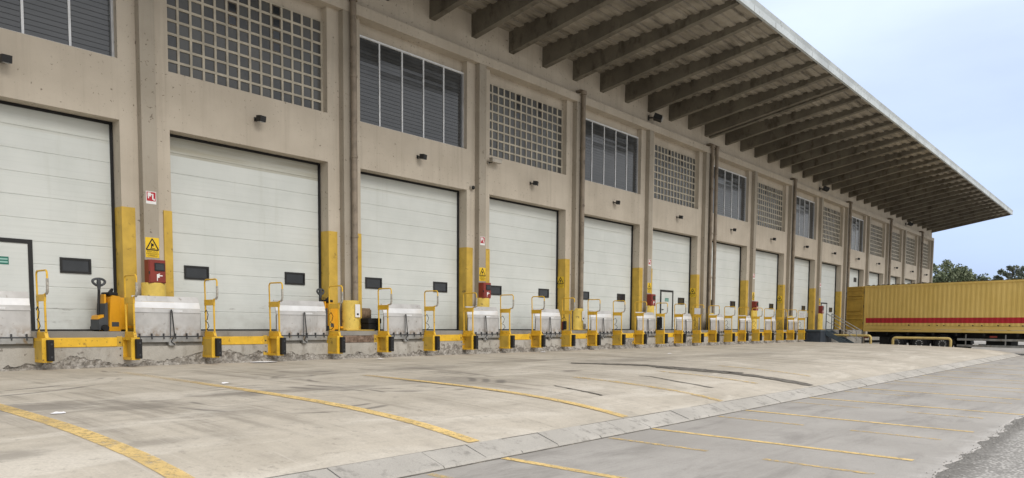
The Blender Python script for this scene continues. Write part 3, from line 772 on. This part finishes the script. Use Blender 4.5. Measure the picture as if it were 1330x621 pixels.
# ------------------------------------------------------------------ pallet trucks, chair, bits on the dock
def pallet_truck(loc, lab, rz):
    t = thing('pallet_truck', lab, 'pallet truck', loc, rz, 'orange electric pallet trucks')
    m = MB(); m.prism([(.0, .0), (.26, .0), (.26, .76), (.1, .78), (.05, .72)], 1, -.2, .2, M['orange'])
    m.box(.262, .44, -.19, .19, .03, .74, M['orange'], .02); m.box(.255, .262, -.19, .19, .05, .73, M['dgrey']); m.box(.06, .22, -.2035, -.2005, .1, .2, M['dgrey']); m.obj('body', t)
    g = MB(); g.prism([(-.2, .03), (-.002, .03), (-.002, .62), (-.05, .60), (-.07, .3), (-.2, .25)], 1, -.17, .17, M['dgrey'])
    g.prism([(-.21, .254), (-.075, .302), (-.075, .36), (-.19, .335)], 1, -.14, .14, M['orange']); g.box(-.045, -.003, -.12, .12, .56, .80, M['orange'], .01); g.obj('drive_cover', t)
    c = MB(); c.box(.04, .24, -.17, .17, .775, .85, M['black'], .025); c.tube([(.06, -.12, .83), (.14, -.1, .91), (.22, .08, .83)], .03, M['black'], 8); c.obj('top_cover', t)
    k = MB(); k.tube([(-.12, 0, .28), (-.09, 0, .9)], .03, M['blackframe'], 8)
    k.obj('tiller', t)
    h = MB(); ring = []
    for a in range(25):
        q = a * 2 * math.pi / 24; ring.append((-.09 + .12 * math.sin(q) * (1.1 + .25 * math.cos(q)), 0, 1.06 + .075 * math.cos(q)))
    h.tube(ring, .027, M['dgrey'], 8, False); h.tube([(-.09, 0, .9), (-.09, 0, 1.06)], [.03, .05], M['dgrey'], 8); h.box(-.125, -.055, -.03, .03, 1.0, 1.13, M['dgrey'], .012); h.obj('handle', t)
    f = MB(); f.box(.44, 1.55, -.27, -.11, .06, .12, M['orange'], .01).box(.52, 1.6, .11, .27, .06, .12, M['orange'], .01); f.obj('forks', t)
    w = MB()
    for y in (-.22, .22): w.tube([(-.1, y - .04, .07), (-.1, y + .04, .07)], .07, M['tyre'], 14)
    w.obj('wheels', t)
    return t
pallet_truck((7.12, -.05, FL), 'orange electric pallet truck before the right side of the first dock door', .12)
pallet_truck((12.84, -.1, FL), 'orange electric pallet truck half hidden behind a dock plate at the second door', .25)
t = thing('office_chair', 'brown backed chair with a black base beside the third dock door', 'chair', (14.45, -.1, FL), .1)
bm = bmesh.new(); bmesh.ops.create_cube(bm, size=1)
for v in bm.verts: v.co = Vector((v.co.x * .44, v.co.y * .1 + .12, v.co.z * .36 + .47))
bmesh.ops.bevel(bm, geom=bm.edges[:], offset=.045, segments=3, affect='EDGES'); MB().bm(bm, M['chair'], True).obj('backrest', t)
MB().box(-.26, .26, -.26, .08, .2, .36, M['black'], .03).obj('seat', t); MB().box(-.24, .24, -.24, .07, .015, .2, M['black'], .01).obj('base', t)
t = thing('water_can', 'small white plastic can on the dock right of the fourth dock door', 'can', (25.25, -.15, FL))
MB().box(-.11, .11, -.09, .09, 0, .26, M['signwhite'], .03).obj('body', t); MB().tube([(0, 0, .26), (0, 0, .32)], .035, M['signwhite'], 10).obj('cap', t)

# ------------------------------------------------------------------ grounds
PROF = [(-.55, .04), (-2.5, .012), (-5.3, -.03), (-7.5, -.075), (-8.6, -.105), (-9.4, -.14), (-10.2, -.19), (-10.8, -.245), (-11.25, -.30), (-11.73, -.375)]
def zap(y):
    for (a, za), (b, zb) in zip(PROF, PROF[1:]):
        if a >= y >= b: return za + (zb - za) * (y - a) / (b - a)
    return PROF[0][1] if y > PROF[0][0] else PROF[-1][1]
UE = 49.6
m = MB(); us = [-9 + i * .8 for i in range(int((UE + 9) / .8))] + [UE]; ysg = [-.55 - i * (11.18 / 40) for i in range(41)]
vs = [(u, y, zap(y) + .012 * (vn(u * .35, 21) - .5) * (1 if -11.4 < y < -1 else 0)) for u in us for y in ysg]; ny = len(ysg)
m.add(vs, [(i * ny + j, (i + 1) * ny + j, (i + 1) * ny + j + 1, i * ny + j + 1) for i in range(len(us) - 1) for j in range(ny - 1)], M['apron'], True)
tag(m.obj('apron', fix=False), kind='structure')
# far end slope of the apron
m = MB(); vs = []
for y in ysg: vs += [(UE, y, zap(y)), (UE + .35, y, -.495)]
m.add(vs, [(2 * i, 2 * i + 1, 2 * i + 3, 2 * i + 2) for i in range(len(ysg) - 1)], M['apron']); tag(m.obj('apron_edge'), kind='structure')
# kerb of bevelled stones
m = MB(); u = -9.; rk = random.Random(4)
while u < UE:
    ln = rk.choice((.62, .68, .7, .95, 1.22)); e = min(u + ln, UE); j = rk.uniform(-.006, .006); g = .012
    P = [(-11.735, -.374 + j), (-11.76, -.368 + j), (-12.08 + rk.uniform(-.012, .012), -.475 + j), (-12.125 + rk.uniform(-.012, .012), -.52), (-11.735, -.56)]
    m.prism(P, 0, u + g / 2, e - g / 2, M['kerb']); u = e
m.prism([(-11.74, -.40), (-12.07, -.495), (-11.74, -.57)], 0, -9, UE, M['tar'])
m.add([(UE, -11.735, -.374), (UE, -12.12, -.51), (UE + .36, -11.735, -.51)], [(0, 1, 2)], M['kerb'])
tag(m.obj('kerb'), kind='structure')
m = MB(); m.box(-9, UE, -11.735, -11.727, -.42, -.3705, M['dockedge']); m.box(-9, UE, -12.15, -12.12, -.52, -.4965, M['tar']); tag(m.obj('kerb_joint'), kind='structure')
# concrete yard with a ragged edge to the asphalt
def zyard(y): return -.5 if y > -12.1 else -.5 - .0148 * (-12.1 - y)
m = MB(); us = []; u = -12.
while u < 120: us.append(u); u += .12 if u < 30 else .6
vs = []
for u in us:
    ye = -15.95 + .10 * (vn(u * 1.3, 31) - .5) + .12 * (vn(u * 5, 32) - .5)
    vs += [(u, -11.9, -.5), (u, -12.9, zyard(-12.9)), (u, ye, zyard(-16) + .001), (u, ye - .05, zyard(-16) - .02)]
m.add(vs, [(i * 4 + j, i * 4 + 4 + j, i * 4 + 5 + j, i * 4 + 1 + j) for i in range(len(us) - 1) for j in range(3)], M['yard'], False)
m.add([(UE - .2, -11.9, -.5), (120, -11.9, -.5), (120, .0, -.5), (UE - .2, .0, -.5)], [(0, 1, 2, 3)], M['yard'])
tag(m.obj('yard', fix=False), kind='structure')
m = MB(); m.add([(-500, -500, -.566), (700, -500, -.566), (700, 500, -.566), (-500, 500, -.566)], [(0, 1, 2, 3)], M['asphalt']); tag(m.obj('ground', fix=False), kind='structure')
# loose grit fringe
m = MB(); rg = random.Random(9)
for i in range(1500):
    u = rg.uniform(4, 30); y = -16.03 + rg.gauss(0, .06); s = rg.uniform(.004, .011); z = -.556
    m.add([(u - s, y - s * .7, z), (u + s, y - s, z), (u + s * .8, y + s, z), (u - s, y + s * .8, z), (u, y, z + s * 1.1)], [(0, 1, 4), (1, 2, 4), (2, 3, 4), (3, 0, 4)], M['asphalt'])
tag(m.obj('grit'), 'loose grit along the crumbling edge of the concrete yard', 'grit', kind='stuff')
# painted lines
def line_apron(u, y0, y1, w, mat):
    m = MB(); n = 30; vs = []
    for i in range(n + 1):
        y = y0 + (y1 - y0) * i / n; z = zap(y) + .010; j = .012 * (vn(y * 3, int(u)) - .5); vs += [(u - w / 2 + j, y, z), (u + w / 2 + j, y, z)]
    m.add(vs, [(2 * i, 2 * i + 2, 2 * i + 3, 2 * i + 1) for i in range(n)], mat); return m
def line_yard(u, y0, y1, w, mat):
    m = MB(); n = 12; vs = []
    for i in range(n + 1):
        y = y0 + (y1 - y0) * i / n; z = zyard(y) + .005; vs += [(u - w / 2, y, z), (u + w / 2, y, z)]
    m.add(vs, [(2 * i, 2 * i + 2, 2 * i + 3, 2 * i + 1) for i in range(n)], mat); return m
us_l = [-.1, 3.12, 6.48, 9.8, 13.1, 16.4, 19.8]
for i, u in enumerate(us_l + [23.2, 26.5, 29.8, 33.1, 36.4]):
    if i < 5:
        far = (-3.4, -5.0, -2.4, -5.6, -8.4)[i]
        tag(line_apron(u, far, -11.70, .2, M['line'] if i < 4 else M['faded']).obj('apron_line', fix=False), kind='structure')
    elif i < 7: tag(line_apron(u, -8.5, -11.0, .16, M['faded']).obj('apron_line', fix=False), kind='structure')
    tag(line_yard(u, -12.16, -15.75 + .25 * math.sin(i * 2.3), .12, M['line']).obj('yard_line', fix=False), kind='structure')
    if i in (0, 1): continue
    m = line_yard(u - 1.2, -12.2, -13.6, .10, M['faded']); 
    tag(m.obj('yard_line', fix=False), kind='structure')
    tag(line_yard(u - 1.22, -14.3, -15.5, .10, M['faded']).obj('yard_line', fix=False), kind='structure')
# tar joints
def tar(pts, w):
    m = MB(); vs = []; P = []
    for (a, b), (c, d) in zip(pts, pts[1:]):
        n = 14
        for i in range(n): t = i / n; P.append((a + (c - a) * t, b + (d - b) * t))
    P.append(pts[-1])
    for i, (u, y) in enumerate(P):
        ww = w * (.55 + .7 * vn(i * .5, 8)); j = .05 * (vn(i * .4, 9) - .5); z = zap(y) + .008
        a = P[max(0, i - 1)]; b = P[min(len(P) - 1, i + 1)]; d = Vector((b[0] - a[0], b[1] - a[1])); d = d.normalized() if d.length else Vector((0, 1)); n_ = Vector((-d.y, d.x))
        vs += [(u + n_.x * (ww / 2 + j), y + n_.y * (ww / 2 + j), zap(y + n_.y * (ww / 2 + j)) + .008), (u - n_.x * (ww / 2 - j), y - n_.y * (ww / 2 - j), zap(y - n_.y * (ww / 2 - j)) + .008)]
    m.add(vs, [(2 * i, 2 * i + 2, 2 * i + 3, 2 * i + 1) for i in range(len(P) - 1)], M['tar']); return m
for pts, w in (([(16.9, -5.6), (17.7, -6.6), (18.0, -7.3), (17.75, -8.1), (17.65, -8.9), (17.85, -9.5), (17.9, -10.5), (17.95, -11.66)], .5), ([(18.1, -7.9), (18.0, -9.2), (18.15, -9.9)], .5),
               ([(14.78, -8.97), (14.9, -9.16), (14.55, -10.04), (14.43, -10.88)], .10), ([(11.38, -9.18), (11.21, -9.83), (11.08, -10.45)], .07)):
    tag(tar(pts, w).obj('tar_joint', fix=False), kind='structure')
# litter
for i, (u, y, s, lab) in enumerate(((10.3, -1.1, .26, 'flat white scrap of litter before the second dock door'), (3.42, -7.91, .06, 'white paper scrap on a dark stain near the left yellow line'),
                                    (6.74, -5.72, .05, 'small white scrap beside the second yellow line'), (13.6, -1.6, .09, 'crumpled white scrap before the brown dock edge'),
                                    (21.2, -1.3, .11, 'white scrap at the dock foot before the fourth dock door'), (24.6, -4.4, .1, 'white scrap out on the far concrete apron'))):
    m = MB(); z = zap(y) + .01; N = 9; ring = []
    for a in range(N): q = a * 2 * math.pi / N; r = s * rnd.uniform(.6, 1.2); ring.append((r * 1.5 * math.cos(q), r * .8 * math.sin(q), rnd.uniform(0, .012)))
    top = [(x * .6, y2 * .6, zz + .012) for x, y2, zz in ring]
    m.add(ring + top, [(q, (q + 1) % N, N + (q + 1) % N, N + q) for q in range(N)] + [tuple(range(N, 2 * N))], M['paper'])
    o = m.obj('paper_scrap', None, (u, y, z)); tag(o, lab, 'litter', 'white litter scraps')

# ------------------------------------------------------------------ stairs, guard rails
t = thing('steel_stair', 'blue grey steel stair with tube handrails at the far end of the dock', 'stair', (50.7, -2.0, -.5))
o_ = (-50.7, 2.0, .5)
m = MB().box(49.15, 51.35, -1.6, -.2, .70, FL, M['stair'], .01); m.obj('landing', t, o_)
m = MB().box(49.2, 51.3, -1.58, -.25, -.49, .695, M['slate']); m.obj('support_box', t, o_)
for u in (50.15, 51.25):
    MB().prism([(-1.6, .79), (-1.6, .45), (-3.45, -.5), (-3.75, -.5), (-3.75, -.42)], 0, u - .03, u + .03, M['stair']).obj('stringer', t, o_)
for i in range(6): MB().box(50.2, 51.2, -1.9 - i * .31, -1.6 - i * .31, .56 - i * .205, .60 - i * .205, M['stair'], .006).obj('step', t, o_)
for u in (50.15, 51.25):
    m = MB()
    m.tube([(u, -1.58, .75), (u, -1.58, 1.84)], .028, M['stair'], 8); m.tube([(u, -3.45, -.42), (u, -3.45, .72)], .028, M['steel'], 8)
    m.tube([(u, -1.58, 1.84), (u, -3.45, .74)], .028, M['steel'], 8); m.tube([(u, -1.58, 1.36), (u, -3.45, .26)], .022, M['steel'], 8)
    m.obj('handrail', t, o_)
def guard_rail(y0, y1, zt, lab):
    t = thing('guard_rail', lab, 'guard rail', (50.6, (y0 + y1) / 2, -.5), 0, 'bent yellow tube guard rails')
    a = (y0 - y1) / 2; h = zt + .5; r = .16; P = [(0, a, 0)]
    for i in range(6): q = i * math.pi / 2 / 5; P.append((0, a - r + r * math.cos(q), h - r + r * math.sin(q)))
    for i in range(6): q = math.pi / 2 + i * math.pi / 2 / 5; P.append((0, -a + r + r * math.cos(q), h - r + r * math.sin(q)))
    P.append((0, -a, 0)); MB().tube(P, .075, M['rail'], 12).obj('bent_tube', t)
    m = MB()
    for s in (a, -a): m.box(-.13, .13, s - .13, s + .13, 0, .015, M['rail'])
    m.obj('foot_plates', t)
guard_rail(-1.05, -4.16, .46, 'bent yellow tube guard rail before the blue grey stair')
guard_rail(-5.43, -8.53, .36, 'bent yellow tube guard rail before the container trailer wheels')

# ------------------------------------------------------------------ container trailer
ang = math.atan2(-.949, -.317)
tr = thing('container_trailer', 'yellow corrugated container on a trailer with a red stripe and open rear door', 'trailer', (54., -2.75, -.5), ang)
LEN = 12.6; WD = 2.5; ZB, ZT = 1.28, 4.2
zs = [1.58, 1.76, 2.09, ZT - .12]
def corr_side(y, s):
    m = MB(); prof = []; x = .14; p = .28
    while x < LEN - .14:
        prof += [(x, y), (x + .09, y), (x + .13, y + s * .019), (x + .22, y + s * .019)]; x += p
    prof.append((LEN - .12, y)); n = len(prof)
    for j in range(3):
        m.add([(a, b, z) for z in (zs[j], zs[j + 1]) for a, b in prof], [(i, i + 1, n + i + 1, n + i) for i in range(n - 1)], M['cred'] if j == 1 else M['cyellow'])
    return m
corr_side(.03, 1).obj('side_wall', tr); corr_side(WD - .03, -1).obj('side_wall', tr)
m = MB()
for y in (0, WD - .12):
    m.box(0, LEN, y, y + .12, ZT - .12, ZT, M['cyellow'], .01); m.box(0, LEN, y, y + .1, 1.37, 1.58, M['cyellow'], .01); m.box(0, LEN, y - .01, y + .1, ZB - .08, 1.35, M['cyellow'], .008)
    for x in (0, LEN - .12): m.box(x, x + .14, y - .004, y + .124, ZB, ZT - .12, M['cyellow'], .008)
for x in (0.0, LEN - .12): m.box(x, x + .12, .12, WD - .12, ZT - .12, ZT, M['cyellow']); m.box(x, x + .12, .12, WD - .12, ZB, ZB + .2, M['cyellow'])
m.obj('corner_frame', tr)
m = MB(); m.box(.1, LEN - .1, .1, WD - .1, ZT - .06, ZT - .03, M['cyellow']); m.box(LEN - .1, LEN - .06, .1, WD - .1, ZB, ZT - .1, M['cyellow']); m.box(.1, LEN - .1, .1, WD - .1, ZB, ZB + .05, M['dark'])
m.obj('roof_and_floor', tr)
P = [(.12, ZT + .001), (.12, ZT + .008)]; x = .2
while x < LEN - .3: P += [(x, ZT + .008), (x, ZT + .045), (x + .16, ZT + .045), (x + .16, ZT + .008)]; x += .34
P += [(LEN - .12, ZT + .008), (LEN - .12, ZT + .001)]
MB().prism(P, 1, -.003, .05, M['grime']).obj('top_lashing_rail', tr)
P = [(.15, 1.582), (.15, 1.588)]
for x in (3.1, 4.4, 4.9, 5.3, 6.2, 7.0, 7.5, 8.4, 9.0, 9.7, 10.1, 10.6, 11.6): P += [(x, 1.588), (x, 1.588 + rnd.uniform(.05, .11)), (x + .07, 1.63), (x + .07, 1.588)]
P += [(LEN - .15, 1.588), (LEN - .15, 1.582)]
MB().prism(P, 1, -.012, .02, M['grime']).obj('lower_lashing_rail', tr)
MB().box(3.95, 4.9, -.018, 0, 1.30, 1.52, M['cyellow'], .004).obj('access_panel', tr)
def cdoor(name_y, rot):
    m = MB(); m.box(-1.22, -.02, -.03, .02, ZB + .02, ZT - .03, M['cdoor'])
    for z in (ZB + .05, ZB + .72, ZB + 1.02, ZB + 1.28, ZB + 2.1, ZB + 2.28, ZT - .3, ZT - .1): m.box(-1.18, -.08, -.13, -.03, z, z + .07, M['cdoor'], .012)
    for x in (-1.22, -.1): m.box(x, x + .08, -.055, -.03, ZB + .02, ZT - .03, M['cdoor'])
    m.box(-.02, .0, -.02, .02, ZB, ZT, M['grime'])
    for z in (ZB + .4, ZB + 1.5, ZT - .5): m.tube([(-.01, -.03, z), (-.01, -.03, z + .16)], .03, M['grime'], 8)
    o = m.obj('container_door', tr); o.location = (0, name_y, 0); o.rotation_euler = (0, 0, rot); return o
cdoor(-.0, .03)['label'] = 'shaded yellow ribbed container door swung straight back'
MB().box(-1.2, -.02, 0, .05, ZB + .02, ZT - .03, M['cdoor'], .01).obj('container_door', tr, (0, WD, 0))
m = MB()
for y in (.75, 1.6): m.box(.05, LEN - .2, y, y + .16, .85, 1.19, M['chassis'])
for x in (.3, 1.6, 3, 4.6, 6, 7.6, 9.4, 11, 12.2): m.box(x, x + .12, .05, WD - .05, 1.0, 1.19, M['chassis'])
m.box(.02, .12, .15, WD - .15, .45, .62, M['chassis']); m.box(.05, .14, .6, .75, .6, 1.0, M['chassis']); m.box(.05, .14, 1.75, 1.9, .6, 1.0, M['chassis'])
m.box(.0, .05, .1, .55, .75, .92, M['redbox'])
m.box(10.2, 10.34, .35, .5, .02, 1.0, M['chassis']); m.box(10.2, 10.34, 2.0, 2.15, .02, 1.0, M['chassis'])
m.box(7.2, 8.6, 1.2, 2.0, .35, .9, M['chassis'], .03); m.box(1.0, 1.7, .3, .9, .35, .85, M['chassis'], .03)
m.obj('chassis', tr)
for x in (2.35, 3.85, 5.3):
    for s, y in ((1, .02), (-1, WD - .02)):
        w = MB(); q = y + s * .17
        w.tube([(x, y, .5), (x, y + s * .03, .5), (x, y + s * .33, .5), (x, y + s * .36, .5)], [.42, .5, .5, .42], M['tyre'], 28)
        wo = w.obj('wheel', tr)
        h = MB(); h.tube([(x, y - s * .01, .5), (x, y + s * .02, .5)], .29, M['darksteel'], 24)
        h.tube([(x, y - s * .03, .5), (x, y - s * .005, .5)], .1, M['darksteel'], 14)
        for k in range(10): a = k * math.pi / 5; h.tube([(x + .2 * math.cos(a), y - s * .045, .5 + .2 * math.sin(a)), (x + .2 * math.cos(a), y - s * .008, .5 + .2 * math.sin(a))], .034, M['alu'], 6)
        h.obj('hub', wo)
        g = MB(); P = [(x + .58 * math.cos(a), .5 + .58 * math.sin(a)) for a in [math.pi * k / 12 for k in range(13)]]; Q = [(x + .55 * math.cos(a), .5 + .55 * math.sin(a)) for a in [math.pi * k / 12 for k in range(13)]][::-1]
        g.prism(P + Q, 1, min(y, y + s * .38), max(y, y + s * .38), M['chassis']); g.obj('mudguard', tr)
for z0 in (.38, .74):
    m = MB().box(6.15, 11.6, .02, .06, z0, z0 + .12, M['steel'], .008).box(6.15, 11.6, WD - .06, WD - .02, z0, z0 + .12, M['steel'], .008); m.obj('side_guard', tr)
m = MB()
for x in (6.6, 8.8, 11.0): m.box(x, x + .06, .065, .1, .38, 1.1, M['steel'])
m.box(8.0, 8.4, .01, .03, .93, 1.03, M['redbox']); m.obj('side_guard_brackets', tr)

# ------------------------------------------------------------------ trees far behind
def tree(loc, h, r, lab, mat, seed, clumps, rz=1.0, zc=.62):
    t = thing('tree', lab, 'tree', loc, 0, 'trees behind the trailer'); q = random.Random(seed)
    m = MB(); m.tube([(0, 0, 0), (.1, .05, h * .3), (.0, .1, h * .6), (.1, 0, h * .85)], [.28, .22, .14, .05], M['bark'], 8)
    cl = []
    for i in range(clumps):
        a = q.uniform(0, 2 * math.pi); rad = r * math.sqrt(q.random()) * .95; zz = h * (zc + (1 - zc) * .92 * q.uniform(-1, 1) * math.sqrt(max(.05, 1 - (rad / r) ** 2)))
        cl.append((rad * math.cos(a), rad * math.sin(a), zz, q.uniform(.45, 1.05) * r * .25))
        if i % 3 == 0: m.tube([(.05, .05, h * q.uniform(.25, .55)), (rad * math.cos(a) * .5, rad * math.sin(a) * .5, zz * .8), (rad * math.cos(a), rad * math.sin(a), zz)], [.09, .06, .02], M['bark'], 5)
    m.obj('trunk', t)
    c = MB()
    for cx, cy, cz, cr in cl:
        for k in range(int(120 * (cr / 1.) ** 1.3) + 40):
            d = Vector((q.gauss(0, 1), q.gauss(0, 1), q.gauss(0, 1))).normalized() * cr * q.random() ** .45
            s = q.uniform(.12, .26); a = Vector((q.gauss(0, 1), q.gauss(0, 1), q.gauss(0, 1))).normalized(); b = a.orthogonal().normalized(); w = a.cross(b)
            p = Vector((cx, cy, cz)) + d
            c.add([p - b * s, p + w * s * .6, p + b * s, p - w * s * .6], [(0, 1, 2, 3)], mat)
    c.obj('crown', t, fix=False)
GZ = -.566
tree((128, 7.9, GZ), 11.9, 5.0, 'broad dull green tree rising just right of the building end', M['leaf'], 1, 130, zc=.6)
tree((131, 4.4, GZ), 9.7, 4.0, 'lower rounded green tree sloping down behind the container roof', M['leaf'], 2, 120, zc=.6)
tree((132, -1.2, GZ), 11.6, 2.6, 'loose grey green tree with sky gaps above the container', M['leaf2'], 3, 44, zc=.66)
tree((130, -4.8, GZ), 11.4, 2.2, 'grey green tree at the right edge of the photo', M['leaf2'], 4, 46, zc=.66)
tree((129, 1.9, GZ), 8.9, .8, 'thin young tree poking above the container between larger trees', M['leaf2'], 5, 22, zc=.85)

# ------------------------------------------------------------------ light, sky, camera
w = bpy.data.worlds.new('World'); S.world = w; w.use_nodes = True; nt = w.node_tree; nt.nodes.clear()
EL = math.radians(41); AZ = math.radians(190)
sky = nt.nodes.new('ShaderNodeTexSky'); sky.sky_type = 'NISHITA'; sky.sun_disc = False; sky.sun_elevation = EL; sky.sun_rotation = AZ; sky.dust_density = 2.0; sky.air_density = 1.0
tc = nt.nodes.new('ShaderNodeTexCoord'); sp = nt.nodes.new('ShaderNodeSeparateXYZ'); nt.links.new(tc.outputs['Generated'], sp.inputs[0])
rm = nt.nodes.new('ShaderNodeMapRange'); rm.inputs[1].default_value = 0; rm.inputs[2].default_value = 1; rm.inputs[3].default_value = 8.6; rm.inputs[4].default_value = 19.0; nt.links.new(sp.outputs[2], rm.inputs[0])
cl = nt.nodes.new('ShaderNodeVectorMath'); cl.operation = 'SCALE'; cr = nt.nodes.new('ShaderNodeMix'); cr.data_type = 'RGBA'; cr.inputs[6].default_value = (.66, .85, 1.25, 1); cr.inputs[7].default_value = (1.04, 1.0, .95, 1); nt.links.new(sp.outputs[2], cr.inputs[0]); 
ca = nt.nodes.new('ShaderNodeMapRange'); ca.interpolation_type = 'SMOOTHSTEP'; ca.inputs[1].default_value = -.2; ca.inputs[2].default_value = .1; nt.links.new(sp.outputs[1], ca.inputs[0])
cg = nt.nodes.new('ShaderNodeMix'); cg.data_type = 'RGBA'; cg.inputs[6].default_value = (.93, .93, .94, 1); nt.links.new(ca.outputs[0], cg.inputs[0]); nt.links.new(cr.outputs[2], cg.inputs[7]); nt.links.new(cg.outputs[2], cl.inputs[0])
nt.links.new(rm.outputs[0], cl.inputs['Scale'])
nz = nt.nodes.new('ShaderNodeTexNoise'); nz.inputs['Scale'].default_value = 2.2; nz.inputs['Detail'].default_value = 6
mp = nt.nodes.new('ShaderNodeMapping'); mp.inputs['Scale'].default_value = (1, 1, 3); nt.links.new(tc.outputs['Generated'], mp.inputs[0]); nt.links.new(mp.outputs[0], nz.inputs['Vector'])
nr = nt.nodes.new('ShaderNodeMapRange'); nr.inputs[1].default_value = .35; nr.inputs[2].default_value = .7; nr.inputs[3].default_value = .62; nr.inputs[4].default_value = .85; nt.links.new(nz.outputs[0], nr.inputs[0])
mx = nt.nodes.new('ShaderNodeMix'); mx.data_type = 'RGBA'; nt.links.new(nr.outputs[0], mx.inputs[0]); nt.links.new(sky.outputs[0], mx.inputs[6]); nt.links.new(cl.outputs[0], mx.inputs[7])
bg = nt.nodes.new('ShaderNodeBackground'); bg.inputs[1].default_value = .1; nt.links.new(mx.outputs[2], bg.inputs[0])
wo = nt.nodes.new('ShaderNodeOutputWorld'); nt.links.new(bg.outputs[0], wo.inputs[0])
sd = bpy.data.lights.new('sun', 'SUN'); sd.energy = 1.7; sd.angle = math.radians(32); sd.color = (1, .95, .88)
so = bpy.data.objects.new('sun', sd); COL.objects.link(so)
dv = Vector((math.sin(AZ) * math.cos(EL), math.cos(AZ) * math.cos(EL), math.sin(EL)))
so.rotation_euler = dv.to_track_quat('Z', 'Y').to_euler(); so.location = (0, -40, 40)

cd = bpy.data.cameras.new('camera'); co = bpy.data.objects.new('camera', cd); COL.objects.link(co); S.camera = co
phi, pit, rol = .6988, .0689, .0072
f = Vector((math.cos(phi) * math.cos(pit), math.sin(phi) * math.cos(pit), -math.sin(pit))); r = Vector((math.sin(phi), -math.cos(phi), 0)); up = r.cross(f)
r2 = r * math.cos(rol) + up * math.sin(rol); u2 = up * math.cos(rol) - r * math.sin(rol)
mw = Matrix.Identity(4)
for i in range(3): mw[i][0] = r2[i]; mw[i][1] = u2[i]; mw[i][2] = -f[i]; mw[i][3] = (0, -17.711, 1.0013)[i]
co.matrix_world = mw
cd.sensor_width = 36; cd.lens = 995 / 1330 * 36; cd.shift_y = (489.99 - 310.5) / 1330; cd.clip_end = 3000; cd.clip_start = .1
S.view_settings.view_transform = 'Standard'; S.view_settings.look = 'None'; S.view_settings.exposure = .08; S.view_settings.gamma = 1
S.cycles.max_bounces = 8
